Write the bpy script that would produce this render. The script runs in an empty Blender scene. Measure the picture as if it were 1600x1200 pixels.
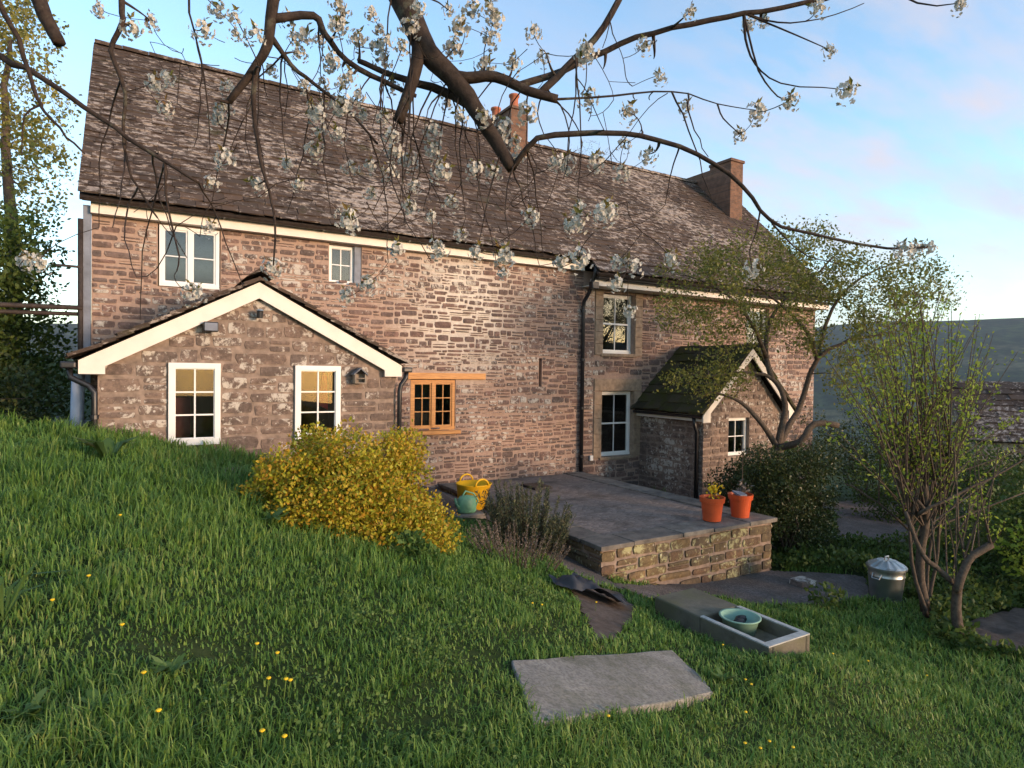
import bpy, math, random
import numpy as np
from mathutils import Vector, Matrix
rng = np.random.default_rng(7)
rnd = random.Random(5)
R_ = math.radians
sc = bpy.context.scene
col = sc.collection

# ------------------------------------------------------------------ camera
FPX = 980.0
yaw, pitch, roll = R_(30.78), R_(-1.10), R_(0.787)
_F = np.array([math.sin(yaw), math.cos(yaw), 0]); _R = np.array([math.cos(yaw), -math.sin(yaw), 0]); _U = np.array([0, 0, 1.0])
F3 = _F*math.cos(pitch)+_U*math.sin(pitch); _U2 = -_F*math.sin(pitch)+_U*math.cos(pitch)
R3 = _R*math.cos(roll)+_U2*math.sin(roll); U3 = -_R*math.sin(roll)+_U2*math.cos(roll)
cd = bpy.data.cameras.new('camera'); cam = bpy.data.objects.new('camera', cd); col.objects.link(cam)
cd.sensor_fit = 'HORIZONTAL'; cd.sensor_width = 36; cd.lens = FPX/1600*36; cd.clip_start = .05; cd.clip_end = 9000
cam.matrix_world = Matrix(((R3[0], U3[0], -F3[0], 0), (R3[1], U3[1], -F3[1], 0), (R3[2], U3[2], -F3[2], 0), (0, 0, 0, 1)))
sc.camera = cam

# ------------------------------------------------------------------ world, sun, exposure
SUN_EL, SUN_AZ = R_(7.0), R_(150.0)          # azimuth clockwise from +Y
w = bpy.data.worlds.new('World'); sc.world = w; w.use_nodes = True
nt = w.node_tree; nt.nodes.clear()
def wn(t): return nt.nodes.new(t)
out = wn('ShaderNodeOutputWorld'); bg = wn('ShaderNodeBackground'); sky = wn('ShaderNodeTexSky')
sky.sky_type = 'NISHITA'; sky.sun_disc = False; sky.sun_elevation = SUN_EL; sky.sun_rotation = SUN_AZ
sky.air_density = 1.0; sky.dust_density = .5; sky.ozone_density = 1.8; sky.altitude = 150
geo = wn('ShaderNodeTexCoord'); sep = wn('ShaderNodeSeparateXYZ'); nt.links.new(geo.outputs['Generated'], sep.inputs[0])
# clouds: noise on a plane above (direction / z)
mx = wn('ShaderNodeMath'); mx.operation = 'MAXIMUM'; mx.inputs[1].default_value = .04; nt.links.new(sep.outputs['Z'], mx.inputs[0])
ad = wn('ShaderNodeMath'); ad.operation = 'ADD'; ad.inputs[1].default_value = .18; nt.links.new(mx.outputs[0], ad.inputs[0])
dv = wn('ShaderNodeVectorMath'); dv.operation = 'DIVIDE'; nt.links.new(geo.outputs['Generated'], dv.inputs[0])
cb = wn('ShaderNodeCombineXYZ')
for i in range(3): nt.links.new(ad.outputs[0], cb.inputs[i])
nt.links.new(cb.outputs[0], dv.inputs[1])
mp = wn('ShaderNodeMapping'); mp.inputs['Scale'].default_value = (.8, 1.9, 0.2); mp.inputs['Location'].default_value = (2.3, .7, 0); nt.links.new(dv.outputs[0], mp.inputs[0])
nz = wn('ShaderNodeTexNoise'); nz.inputs['Scale'].default_value = 1.15; nz.inputs['Detail'].default_value = 9; nz.inputs['Roughness'].default_value = .58; nt.links.new(mp.outputs[0], nz.inputs['Vector'])
cr = wn('ShaderNodeValToRGB'); cr.color_ramp.elements[0].position = .44; cr.color_ramp.elements[1].position = .78
cr.color_ramp.elements[0].color = (0, 0, 0, 1); cr.color_ramp.elements[1].color = (.8, .8, .8, 1); nt.links.new(nz.outputs['Fac'], cr.inputs[0])
dt = wn('ShaderNodeVectorMath'); dt.operation = 'DOT_PRODUCT'; nt.links.new(geo.outputs['Generated'], dt.inputs[0])
_cd = R3*.62+F3-U3*-.44; _cd = _cd/np.linalg.norm(_cd); dt.inputs[1].default_value = tuple(_cd)
mr = wn('ShaderNodeMapRange'); mr.inputs['From Min'].default_value = .925; mr.inputs['From Max'].default_value = .995; nt.links.new(dt.outputs['Value'], mr.inputs['Value'])
nz2 = wn('ShaderNodeTexNoise'); nz2.inputs['Scale'].default_value = 3.2; nz2.inputs['Detail'].default_value = 8; nz2.inputs['Roughness'].default_value = .55; nt.links.new(mp.outputs[0], nz2.inputs['Vector'])
cr2 = wn('ShaderNodeValToRGB'); cr2.color_ramp.elements[0].position = .38; cr2.color_ramp.elements[1].position = .70; cr2.color_ramp.elements[1].color = (.75, .75, .75, 1); nt.links.new(nz2.outputs['Fac'], cr2.inputs[0])
mm = wn('ShaderNodeMath'); mm.operation = 'MULTIPLY'; nt.links.new(mr.outputs[0], mm.inputs[0]); nt.links.new(cr2.outputs[0], mm.inputs[1])
mixp = wn('ShaderNodeMixRGB'); mixp.inputs[2].default_value = (1.55, 1.32, 1.38, 1); nt.links.new(mm.outputs[0], mixp.inputs[0])
mixc = wn('ShaderNodeMixRGB'); mixc.inputs[2].default_value = (1.15, 1.17, 1.45, 1)
nt.links.new(cr.outputs[0], mixc.inputs[0]); nt.links.new(sky.outputs[0], mixc.inputs[1])
nt.links.new(mixc.outputs[0], mixp.inputs[1]); nt.links.new(mixp.outputs[0], bg.inputs[0]); bg.inputs[1].default_value = .14
nt.links.new(bg.outputs[0], out.inputs[0])
sd = bpy.data.lights.new('sun', 'SUN'); sd.energy = 1.45; sd.angle = R_(11); sd.color = (1, .66, .43)
sun = bpy.data.objects.new('sun', sd); col.objects.link(sun)
sdir = Vector((math.sin(SUN_AZ)*math.cos(SUN_EL), math.cos(SUN_AZ)*math.cos(SUN_EL), math.sin(SUN_EL)))
sun.rotation_euler = sdir.to_track_quat('Z', 'Y').to_euler()
sc.view_settings.view_transform = 'Standard'; sc.view_settings.look = 'None'; sc.view_settings.gamma = 1
sc.view_settings.use_curve_mapping = False; sc.view_settings.exposure = 2.05
sc.cycles.max_bounces = 6; sc.cycles.diffuse_bounces = 3; sc.cycles.glossy_bounces = 2; sc.cycles.transparent_max_bounces = 8
sc.cycles.use_denoising = True

HAZE = 0.0001
# ------------------------------------------------------------------ pixel -> world helpers (photo pixels, 1600 x 1200)
def ray(x, y): return R3*(x-800)/FPX+F3-U3*(y-600)/FPX
def onY(x, y, Y): d = ray(x, y); return d*(Y/d[1])
def onX(x, y, X): d = ray(x, y); return d*(X/d[0])
def onZ(x, y, Z): d = ray(x, y); return d*(Z/d[2])
def onD(x, y, D): return ray(x, y)*D
def sstep(a, b, x): t = np.clip((np.asarray(x, float)-a)/(b-a), 0, 1); return t*t*(3-2*t)
def vnoise(x, y, s, seed=0):
    x = np.asarray(x, float)*s+seed*17.3; y = np.asarray(y, float)*s+seed*9.1
    xi = np.floor(x); yi = np.floor(y); xf = x-xi; yf = y-yi
    h = lambda a, b: np.modf(np.abs(np.sin(a*127.1+b*311.7+seed)*43758.5453))[0]
    u = xf*xf*(3-2*xf); v = yf*yf*(3-2*yf)
    return (h(xi, yi)*(1-u)+h(xi+1, yi)*u)*(1-v)+(h(xi, yi+1)*(1-u)+h(xi+1, yi+1)*u)*v
def gz(X, Y):
    X = np.asarray(X, float); Y = np.asarray(Y, float)
    P = -1.6+np.where(X > 0, -.3*X, -.09*np.maximum(X, -12))+.08*np.clip(Y, -8, 9.5)
    Fl = -3.08-.01*np.clip(X-6, -20, 100)-.09*np.clip(X-13, 0, 150)
    k = .14; m = np.maximum(P, Fl); z = m+k*np.log(np.exp((P-m)/k)+np.exp((Fl-m)/k))
    m1 = sstep(7.9, 8.9, Y)*sstep(2.9, 3.7, X)
    z = z*(1-m1)+np.minimum(z, -2.27)*m1
    z = z-.55*sstep(9.4, 10.2, Y)*(1-sstep(-1.0, -.6, X))
    bank = 1-sstep(-4.2, -2.4, X); z = z+bank*1.6*sstep(7, 14, Y)
    z = z+.05*(vnoise(X, Y, .9, 3)-.5)*sstep(1.0, 3, np.hypot(X, Y))
    z = z+.31*np.exp(-((X-5.35)**2/1.1**2+(Y-3.25)**2/.75**2))
    r = np.hypot(X, Y); z = z-60*sstep(40, 600, r)
    return z
def G(x, y):
    z = -2.2
    for _ in range(40):
        p = onZ(x, y, z); z = .5*z+.5*float(gz(p[0], p[1]))
    return onZ(x, y, z)

# ------------------------------------------------------------------ mesh helpers
class MB:
    def __init__(s): s.v = []; s.f = []
    def add(s, vs, fs):
        b = len(s.v); s.v += [tuple(map(float, q)) for q in vs]; s.f += [tuple(b+i for i in q) for q in fs]; return s
    def box(s, x0, x1, y0, y1, z0, z1):
        return s.add([(x0, y0, z0), (x1, y0, z0), (x1, y1, z0), (x0, y1, z0), (x0, y0, z1), (x1, y0, z1), (x1, y1, z1), (x0, y1, z1)],
                     [(0, 3, 2, 1), (4, 5, 6, 7), (0, 1, 5, 4), (1, 2, 6, 5), (2, 3, 7, 6), (3, 0, 4, 7)])
    def prism(s, poly, d):                      # planar polygon (list of 3-vectors, CCW seen from -d) extruded by d
        n = len(poly); d = np.array(d, float); a = [np.array(q, float) for q in poly]
        return s.add(a+[q+d for q in a], [tuple(range(n)), tuple(range(2*n-1, n-1, -1))]+[(i, i+n, (i+1) % n+n, (i+1) % n) for i in range(n)])
    def tube(s, pts, rad, n=6, cap=True):
        pts = [np.array(q, float) for q in pts]; m = len(pts)
        if np.isscalar(rad): rad = [rad]*m
        b = len(s.v); t0 = None; u = None
        for i in range(m):
            t = pts[min(i+1, m-1)]-pts[max(i-1, 0)]; t = t/(np.linalg.norm(t)+1e-9)
            if u is None:
                u = np.cross(t, (0.13, .3, .95)); u /= np.linalg.norm(u)+1e-9
            else:
                u = u-t*(u@t); u /= np.linalg.norm(u)+1e-9
            v = np.cross(t, u)
            for k in range(n):
                a = 2*math.pi*k/n; s.v.append(tuple(pts[i]+rad[i]*(math.cos(a)*u+math.sin(a)*v)))
        for i in range(m-1):
            for k in range(n):
                k2 = (k+1) % n; s.f.append((b+i*n+k, b+i*n+k2, b+(i+1)*n+k2, b+(i+1)*n+k))
        if cap: s.f.append(tuple(b+k for k in range(n-1, -1, -1))); s.f.append(tuple(b+(m-1)*n+k for k in range(n)))
        return s
    def lathe(s, c, prof, n=24, sx=1, sy=1, lean=(0, 0)):
        c = np.array(c, float); b = len(s.v); m = len(prof)
        for r, z in prof:
            for k in range(n):
                a = 2*math.pi*k/n; s.v.append((c[0]+r*sx*math.cos(a)+lean[0]*z, c[1]+r*sy*math.sin(a)+lean[1]*z, c[2]+z))
        for i in range(m-1):
            for k in range(n):
                k2 = (k+1) % n; s.f.append((b+i*n+k, b+i*n+k2, b+(i+1)*n+k2, b+(i+1)*n+k))
        return s
    def build(s, name, mat, parent=None, smooth=False, bevel=0):
        me = bpy.data.meshes.new(name); v = np.array(s.v, float)
        loc = np.zeros(3)
        if parent is None:
            loc = np.array([(v[:, 0].min()+v[:, 0].max())/2, (v[:, 1].min()+v[:, 1].max())/2, v[:, 2].min()])
        me.from_pydata((v-loc).tolist(), [], s.f); me.update()
        return fin(name, me, mat, parent, loc, smooth, bevel)
def fin(name, me, mat, parent=None, loc=(0, 0, 0), smooth=False, bevel=0):
    if mat: me.materials.append(mat)
    o = bpy.data.objects.new(name, me); col.objects.link(o); o.location = tuple(loc)
    if smooth: me.polygons.foreach_set('use_smooth', [True]*len(me.polygons))
    if bevel:
        m = o.modifiers.new('bevel', 'BEVEL'); m.width = bevel; m.segments = 2; m.limit_method = 'ANGLE'
    if parent is not None: par(o, parent)
    return o
def par(o, p):
    o.parent = p
    o.matrix_parent_inverse = Matrix.Translation(-p.location) if p.parent is None else Matrix.Identity(4)
def np_mesh(name, V, Fc, mat, parent=None, smooth=False):
    V = np.asarray(V, np.float32); Fc = np.asarray(Fc, np.int32); k = Fc.shape[1]
    loc = np.zeros(3, np.float32)
    if parent is None: loc = np.array([V[:, 0].mean(), V[:, 1].mean(), V[:, 2].min()], np.float32)
    me = bpy.data.meshes.new(name); me.vertices.add(len(V)); me.vertices.foreach_set('co', (V-loc).ravel())
    me.loops.add(Fc.size); me.loops.foreach_set('vertex_index', Fc.ravel()); me.polygons.add(len(Fc))
    me.polygons.foreach_set('loop_start', np.arange(0, Fc.size, k, dtype=np.int32)); me.update(calc_edges=True)
    return fin(name, me, mat, parent, loc, smooth)
def tag(o, label, cat, group=None):
    o['label'] = label; o['category'] = cat
    if group: o['group'] = group
    return o
def thing(name, loc, label, cat, group=None):
    o = bpy.data.objects.new(name, None); col.objects.link(o); o.location = tuple(map(float, loc)); o.empty_display_size = .1
    return tag(o, label, cat, group)
def kind(o, k): o['kind'] = k; return o

# ------------------------------------------------------------------ materials
class NM:
    def __init__(s, name):
        s.m = bpy.data.materials.new(name); s.m.use_nodes = True; s.t = s.m.node_tree; s.b = s.t.nodes['Principled BSDF']; s.o = s.t.nodes['Material Output']
        g = s.t.nodes.new('ShaderNodeNewGeometry'); s.geo = g; s.pos = g.outputs['Position']
    def n(s, t, **kw):
        d = s.t.nodes.new(t)
        for k, v in kw.items():
            if hasattr(v, 'is_output') or isinstance(v, bpy.types.NodeSocket): s.t.links.new(v, d.inputs[k])
            elif k in d.inputs.keys(): d.inputs[k].default_value = v
            else: setattr(d, k, v)
        return d
    def L(s, a, b): s.t.links.new(a, b)
    def noise(s, scale, detail=4, rough=.55, vec=None, dist=0):
        return s.n('ShaderNodeTexNoise', Vector=vec or s.pos, Scale=scale, Detail=detail, Roughness=rough, Distortion=dist).outputs['Fac']
    def scaled(s, sc_): return s.n('ShaderNodeMapping', Vector=s.pos, Scale=sc_).outputs[0]
    def ramp(s, fac, stops):
        d = s.t.nodes.new('ShaderNodeValToRGB'); e = d.color_ramp.elements
        while len(e) < len(stops): e.new(.5)
        for i, (p, c) in enumerate(stops):
            e[i].position = p; e[i].color = (c, c, c, 1) if np.isscalar(c) else (*c, 1)
        s.L(fac, d.inputs[0]); return d.outputs[0]
    def mix(s, fac, a, b, mode='MIX'):
        d = s.t.nodes.new('ShaderNodeMixRGB'); d.blend_type = mode
        for i, q in enumerate((fac, a, b)):
            if isinstance(q, bpy.types.NodeSocket): s.L(q, d.inputs[i])
            elif i == 0: d.inputs[0].default_value = q
            else: d.inputs[i].default_value = (*q, 1) if not np.isscalar(q) else (q, q, q, 1)
        return d.outputs[0]
    def math(s, op, a, b=0):
        d = s.t.nodes.new('ShaderNodeMath'); d.operation = op
        for i, q in enumerate((a, b)):
            if isinstance(q, bpy.types.NodeSocket): s.L(q, d.inputs[i])
            else: d.inputs[i].default_value = q
        return d.outputs[0]
    def rand(s):
        oi = s.t.nodes.new('ShaderNodeObjectInfo')
        return s.math('FRACT', s.math('ADD', s.math('MULTIPLY', oi.outputs['Random'], 3.7), s.geo.outputs['Random Per Island']))
    def done(s, color, rough=.8, bump=None, bstr=.3, bdist=.01, spec=.3, metal=0, trans=0):
        if isinstance(color, bpy.types.NodeSocket): s.L(color, s.b.inputs['Base Color'])
        else: s.b.inputs['Base Color'].default_value = (*color, 1)
        if isinstance(rough, bpy.types.NodeSocket): s.L(rough, s.b.inputs['Roughness'])
        else: s.b.inputs['Roughness'].default_value = rough
        s.b.inputs['Specular IOR Level'].default_value = spec; s.b.inputs['Metallic'].default_value = metal
        if bump is not None:
            bn = s.n('ShaderNodeBump', Strength=bstr, Distance=bdist); s.L(bump, bn.inputs['Height']); s.L(bn.outputs[0], s.b.inputs['Normal'])
        if trans:
            tr = s.t.nodes.new('ShaderNodeBsdfTranslucent'); ms = s.t.nodes.new('ShaderNodeMixShader'); ms.inputs[0].default_value = trans
            if isinstance(color, bpy.types.NodeSocket): s.L(color, tr.inputs[0])
            else: tr.inputs[0].default_value = (*color, 1)
            s.L(s.b.outputs[0], ms.inputs[1]); s.L(tr.outputs[0], ms.inputs[2]); s.L(ms.outputs[0], s.o.inputs[0])
        return s.m
def m_plain(name, c, rough=.6, var=.25, scale=12, spec=.3, metal=0, bump=.15):
    k = NM(name); nz = k.noise(scale, 5); c = np.array(c)
    return k.done(k.ramp(nz, [(.3, tuple(c*(1-var))), (.7, tuple(np.minimum(c*(1+var), 1)))]), rough, nz, bump, .004, spec, metal)
def m_stone(name, cols, lichen=.5, lcol=(.5, .46, .40)):
    k = NM(name); r = k.rand(); base = k.ramp(r, [(i/(len(cols)-1), c) for i, c in enumerate(cols)])
    n1 = k.noise(7, 6, .65); base = k.mix(k.ramp(n1, [(.3, .75), (.72, 0)]), base, (.055, .042, .036))
    n2 = k.noise(23, 5, .6); base = k.mix(.5, base, k.ramp(n2, [(.3, .5), (.7, 1.6)]), 'MULTIPLY')
    n3 = k.noise(9, 8, .72, dist=.4); n5 = k.noise(1.1, 3)
    th = k.math('ADD', n3, k.math('MULTIPLY', k.math('SUBTRACT', n5, .5), .6))
    base = k.mix(k.ramp(th, [(.60-.08*lichen, 0), (.68-.08*lichen, .8)]), base, lcol)
    vo = k.n('ShaderNodeTexVoronoi', Vector=k.pos, Scale=9.0); sp = k.ramp(vo.outputs['Distance'], [(.10, .85), (.16, 0)])
    base = k.mix(k.math('MULTIPLY', sp, k.ramp(n2, [(.45, 0), (.55, lichen)])), base, (.62, .58, .52))
    return k.done(base, .92, k.noise(30, 6, .7), .6, .012, .2)
def m_leaf(name, cols, trans=.35, rough=.55, nscale=1.2):
    k = NM(name); r = k.math('ADD', k.math('MULTIPLY', k.rand(), .55), k.math('MULTIPLY', k.noise(nscale, 3), .6))
    return k.done(k.ramp(r, [(.12+.76*i/(len(cols)-1), c) for i, c in enumerate(cols)]), rough, None, spec=.25, trans=trans)

MT = {}
MT['stone'] = m_stone('red_rubble_stone', [(.18, .115, .098), (.225, .14, .115), (.135, .108, .10), (.245, .158, .13), (.19, .138, .12), (.155, .106, .092)], .6)
MT['stone_grey'] = m_stone('grey_rubble_stone', [(.175, .128, .103), (.22, .155, .122), (.15, .115, .097), (.195, .142, .115), (.235, .168, .132)], .85)
MT['stone_terrace'] = m_stone('terrace_stone', [(.15, .11, .055), (.20, .135, .068), (.12, .095, .055), (.175, .10, .058)], .6, (.38, .37, .2))
k = NM('lime_mortar'); nn = k.noise(14, 6, .65)
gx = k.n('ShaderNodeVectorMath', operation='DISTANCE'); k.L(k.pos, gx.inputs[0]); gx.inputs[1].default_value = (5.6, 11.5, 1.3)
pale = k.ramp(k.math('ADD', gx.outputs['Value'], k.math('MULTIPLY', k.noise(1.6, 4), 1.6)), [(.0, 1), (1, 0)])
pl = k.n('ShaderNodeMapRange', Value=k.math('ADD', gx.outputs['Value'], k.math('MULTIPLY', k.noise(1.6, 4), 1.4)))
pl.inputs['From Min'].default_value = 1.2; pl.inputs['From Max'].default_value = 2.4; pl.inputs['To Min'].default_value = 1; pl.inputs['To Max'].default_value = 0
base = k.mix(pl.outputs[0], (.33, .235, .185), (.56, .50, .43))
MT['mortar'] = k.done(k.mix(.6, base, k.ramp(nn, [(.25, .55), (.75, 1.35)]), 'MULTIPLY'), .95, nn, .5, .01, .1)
MT['mortar_grey'] = m_plain('grey_mortar', (.225, .17, .135), .95, .35, 10)
k = NM('stone_slate'); r = k.rand(); b0 = k.ramp(r, [(0, (.044, .031, .024)), (.4, (.070, .049, .037)), (.75, (.055, .042, .034)), (1, (.092, .062, .045))])
sv = k.scaled((5.5, 9, 11)); l1 = k.noise(1.0, 8, .75, vec=sv, dist=.3); l2 = k.noise(.35, 4)
lf = k.ramp(k.math('ADD', l1, k.math('MULTIPLY', k.math('SUBTRACT', l2, .5), .5)), [(.525, 0), (.60, .95)])
b0 = k.mix(lf, b0, k.ramp(k.noise(20, 5), [(.3, (.22, .18, .15)), (.7, (.42, .36, .31))]))
ms = k.ramp(k.noise(1.3, 6, .7), [(.60, 0), (.70, .8)]); b0 = k.mix(ms, b0, (.05, .045, .018))
MT['slate'] = k.done(b0, .9, k.noise(25, 6, .7), .7, .012, .2)
k = NM('mossy_slate'); r = k.rand(); b0 = k.ramp(r, [(0, (.03, .028, .018)), (1, (.065, .055, .035))])
b0 = k.mix(k.ramp(k.noise(3, 6, .65), [(.42, 0), (.62, .9)]), b0, (.045, .05, .012))
MT['slate_moss'] = k.done(b0, .95, k.noise(25, 6, .7), .8, .015, .15)
MT['white'] = m_plain('white_painted_board', (.66, .61, .54), .55, .06, 5, .3, 0, .05)
MT['upvc'] = m_plain('white_window_frame', (.68, .68, .66), .4, .04, 6, .4, 0, .02)
MT['black'] = m_plain('black_plastic', (.012, .012, .014), .4, .3, 8, .5)
MT['lead'] = m_plain('lead_grey', (.16, .18, .22), .6, .25, 6)
MT['bluepipe'] = m_plain('grey_blue_pipe', (.28, .34, .44), .45, .1, 5)
MT['rust'] = m_plain('dark_iron', (.035, .026, .022), .7, .4, 15)
k = NM('oak'); gr = k.noise(1, 5, .6, vec=k.scaled((4, 10, 40))); MT['oak'] = k.done(k.ramp(gr, [(.3, (.38, .17, .055)), (.7, (.60, .30, .10))]), .55, gr, .2, .003)
MT['brick'] = None
k = NM('chimney_brick'); bt = k.n('ShaderNodeTexBrick', Scale=4.5, Color1=(.20, .10, .06, 1), Color2=(.12, .065, .045, 1), Mortar=(.13, .11, .09, 1))
rotv = k.n('ShaderNodeMapping', Vector=k.pos, Rotation=(R_(90), 0, 0)); k.L(rotv.outputs[0], bt.inputs['Vector'])
MT['brick'] = k.done(k.mix(.6, bt.outputs['Color'], k.ramp(k.noise(6, 6), [(.3, .45), (.7, 1.3)]), 'MULTIPLY'), .9, bt.outputs['Fac'], -.4, .01)
MT['terracotta'] = m_plain('terracotta', (.38, .13, .07), .8, .25, 9)
MT['sandstone'] = m_plain('dressed_sandstone', (.27, .20, .14), .9, .3, 9)
k = NM('flagstone'); r = k.rand(); c = k.ramp(r, [(0, (.165, .145, .122)), (1, (.26, .23, .19))]); nn = k.noise(5, 8, .7)
c = k.mix(k.ramp(nn, [(.35, .8), (.65, 0)]), c, (.045, .042, .04)); MT['flag'] = k.done(k.mix(k.ramp(k.noise(2.3, 8, .75, dist=.6), [(.62, 0), (.72, .6)]), c, (.33, .31, .29)), .85, nn, .4, .008, .3)
k = NM('concrete'); nn = k.noise(4, 8, .7); c = k.ramp(nn, [(.3, (.18, .168, .148)), (.7, (.30, .28, .245))]); c = k.mix(k.ramp(k.noise(45, 4), [(.42, .5), (.55, 0)]), c, (.09, .085, .078))
c = k.mix(k.ramp(k.noise(2.1, 7, .7), [(.50, 0), (.68, .55)]), c, (.075, .078, .045)); c = k.mix(k.ramp(k.noise(3.3, 8, .75, dist=.5), [(.60, 0), (.68, .5)]), c, (.30, .29, .26))
MT['concrete'] = k.done(c, .9, k.noise(40, 5), .5, .006, .2)
k = NM('old_trough_stone'); nn = k.noise(5, 8, .7); c = k.ramp(nn, [(.3, (.09, .08, .055)), (.7, (.20, .18, .14))]); sz = k.n('ShaderNodeSeparateXYZ', Vector=k.pos)
MT['trough'] = k.done(k.mix(k.ramp(k.noise(2.5, 6), [(.45, 0), (.65, .7)]), c, (.09, .09, .035)), .9, k.noise(35, 5), .5, .008, .2)
MT['glaze'] = m_plain('worn_white_glaze', (.40, .40, .37), .5, .2, 14)
k = NM('gravel'); vo = k.n('ShaderNodeTexVoronoi', Vector=k.pos, Scale=42.0); c = k.ramp(vo.outputs['Color'], [(0, (.075, .066, .062)), (1, (.19, .165, .155))])
c = k.mix(k.ramp(k.noise(2.2, 5), [(.4, .55), (.65, 0)]), c, (.06, .052, .042)); MT['gravel'] = k.done(c, .95, vo.outputs['Distance'], .8, .012, .15)
k = NM('bare_earth'); nn = k.noise(9, 8, .7); MT['earth'] = k.done(k.ramp(nn, [(.3, (.055, .043, .036)), (.7, (.13, .105, .09))]), .97, nn, .7, .02, .1)
k = NM('lawn_soil'); nn = k.noise(6, 8, .7); MT['soil'] = k.done(k.mix(k.ramp(k.noise(1.1, 5), [(.45, 0), (.6, 1)]), k.ramp(nn, [(.3, (.018, .030, .008)), (.7, (.04, .062, .016))]), k.ramp(nn, [(.3, (.022, .034, .010)), (.7, (.05, .066, .022))])), .97, nn, .6, .03, .1)
k = NM('grass_blades'); r = k.rand(); big = k.noise(.8, 4); med = k.noise(3.5, 3)
f = k.math('ADD', k.math('MULTIPLY', r, .5), k.math('ADD', k.math('MULTIPLY', big, .55), k.math('MULTIPLY', k.math('SUBTRACT', med, .5), .4)))
MT['grass'] = k.done(k.ramp(f, [(.2, (.050, .115, .022)), (.40, (.098, .20, .036)), (.58, (.15, .26, .05)), (.76, (.22, .30, .07)), (.97, (.35, .32, .14))]), .5, None, spec=.3, trans=.35)
MT['bark'] = None
k = NM('cherry_bark'); nn = k.noise(40, 6, .7); c = k.ramp(nn, [(.3, (.018, .013, .011)), (.7, (.060, .044, .035))]); c = k.mix(k.ramp(k.noise(9, 6, .7), [(.58, 0), (.66, .55)]), c, (.12, .12, .085)); MT['bark'] = k.done(c, .9, nn, .7, .006, .2)
k = NM('orchard_bark'); nn = k.noise(28, 6, .7); MT['bark2'] = k.done(k.ramp(nn, [(.3, (.035, .027, .021)), (.7, (.125, .095, .07))]), .9, nn, .7, .006, .2)
MT['petal'] = m_leaf('white_petal', [(.46, .44, .37), (.58, .57, .52), (.64, .62, .56)], .3, .6)
MT['bronze_leaf'] = m_leaf('young_cherry_leaf', [(.10, .10, .025), (.16, .15, .03), (.17, .10, .035)], .35)
MT['spirea'] = m_leaf('golden_spirea_leaf', [(.07, .12, .018), (.17, .21, .022), (.33, .33, .026), (.42, .34, .028), (.37, .19, .022), (.45, .38, .035)], .3, .5, 3.0)
MT['leaf_apple'] = m_leaf('apple_leaf', [(.075, .09, .018), (.13, .145, .028), (.21, .20, .045)], .35)
MT['leaf_willow'] = m_leaf('fresh_green_leaf', [(.12, .19, .022), (.21, .30, .035), (.34, .40, .06)], .5)
MT['leaf_dark'] = m_leaf('dark_ivy_leaf', [(.014, .028, .009), (.028, .048, .014), (.05, .07, .022), (.065, .07, .026)], .2, .4)
MT['leaf_mid'] = m_leaf('hedge_leaf', [(.035, .060, .014), (.065, .11, .024), (.12, .155, .034)], .35)
MT['leaf_tall'] = m_leaf('spring_tree_leaf', [(.11, .11, .022), (.20, .18, .035), (.30, .26, .06)], .4)
MT['leaf_rosemary'] = m_leaf('rosemary_leaf', [(.045, .06, .03), (.08, .095, .05), (.12, .125, .07)], .15)
MT['leaf_grey'] = m_leaf('dry_heather_leaf', [(.10, .075, .055), (.17, .14, .11), (.26, .22, .20)], .15)
MT['leaf_weed'] = m_leaf('broad_weed_leaf', [(.05, .10, .02), (.09, .16, .035), (.13, .20, .06)], .3)
MT['yellow_fl'] = m_plain('yellow_petal', (.80, .50, .015), .6, .1)
MT['stem'] = m_plain('green_stem', (.10, .15, .03), .6)
MT['hill'] = None
k = NM('far_hillside'); c = k.ramp(k.noise(.005, 5, .6), [(.40, (.020, .034, .020)), (.46, (.06, .085, .035)), (.54, (.026, .04, .022)), (.60, (.10, .10, .055))]); c = k.mix(k.ramp(k.noise(.05, 5, .7), [(.4, .8), (.6, 0)]), c, (.016, .026, .018)); MT['hill'] = k.done(c, 1, spec=0)
MT['tub'] = m_plain('yellow_rubber', (.72, .40, .012), .5, .12, 6)
MT['can'] = m_plain('faded_green_plastic', (.10, .24, .15), .5, .25, 9)
MT['bowl'] = m_plain('pale_green_plastic', (.20, .34, .26), .4, .1, 6)
MT['pot'] = m_plain('orange_plastic_pot', (.52, .085, .025), .45, .15, 6)
MT['galv'] = m_plain('galvanised_steel', (.42, .44, .43), .38, .25, 5, .5, .85)
MT['compost'] = m_plain('compost', (.03, .022, .016), .95, .4, 40, .1, 0, .8)
MT['tarp'] = m_plain('dark_plastic_sheet', (.022, .023, .028), .55, .3, 10, .5)
MT['rubber'] = m_plain('black_rubber', (.014, .014, .018), .5, .3, 20)
MT['wood_grey'] = m_plain('weathered_grey_wood', (.14, .145, .16), .8, .3, 14)
MT['wood_box'] = m_plain('bird_box_wood', (.22, .18, .14), .8, .3, 14)
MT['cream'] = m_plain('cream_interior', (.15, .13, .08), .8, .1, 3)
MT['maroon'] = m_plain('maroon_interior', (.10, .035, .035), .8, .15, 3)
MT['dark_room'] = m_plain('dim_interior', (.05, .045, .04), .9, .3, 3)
MT['red'] = m_plain('red_cloth', (.45, .02, .03), .8)
k = NM('window_glass'); fr = k.n('ShaderNodeFresnel', IOR=1.5); gl = k.n('ShaderNodeBsdfGlossy', Roughness=.015); tr = k.n('ShaderNodeBsdfTransparent', Color=(.82, .85, .83, 1)); mxs = k.n('ShaderNodeMixShader')
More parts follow.
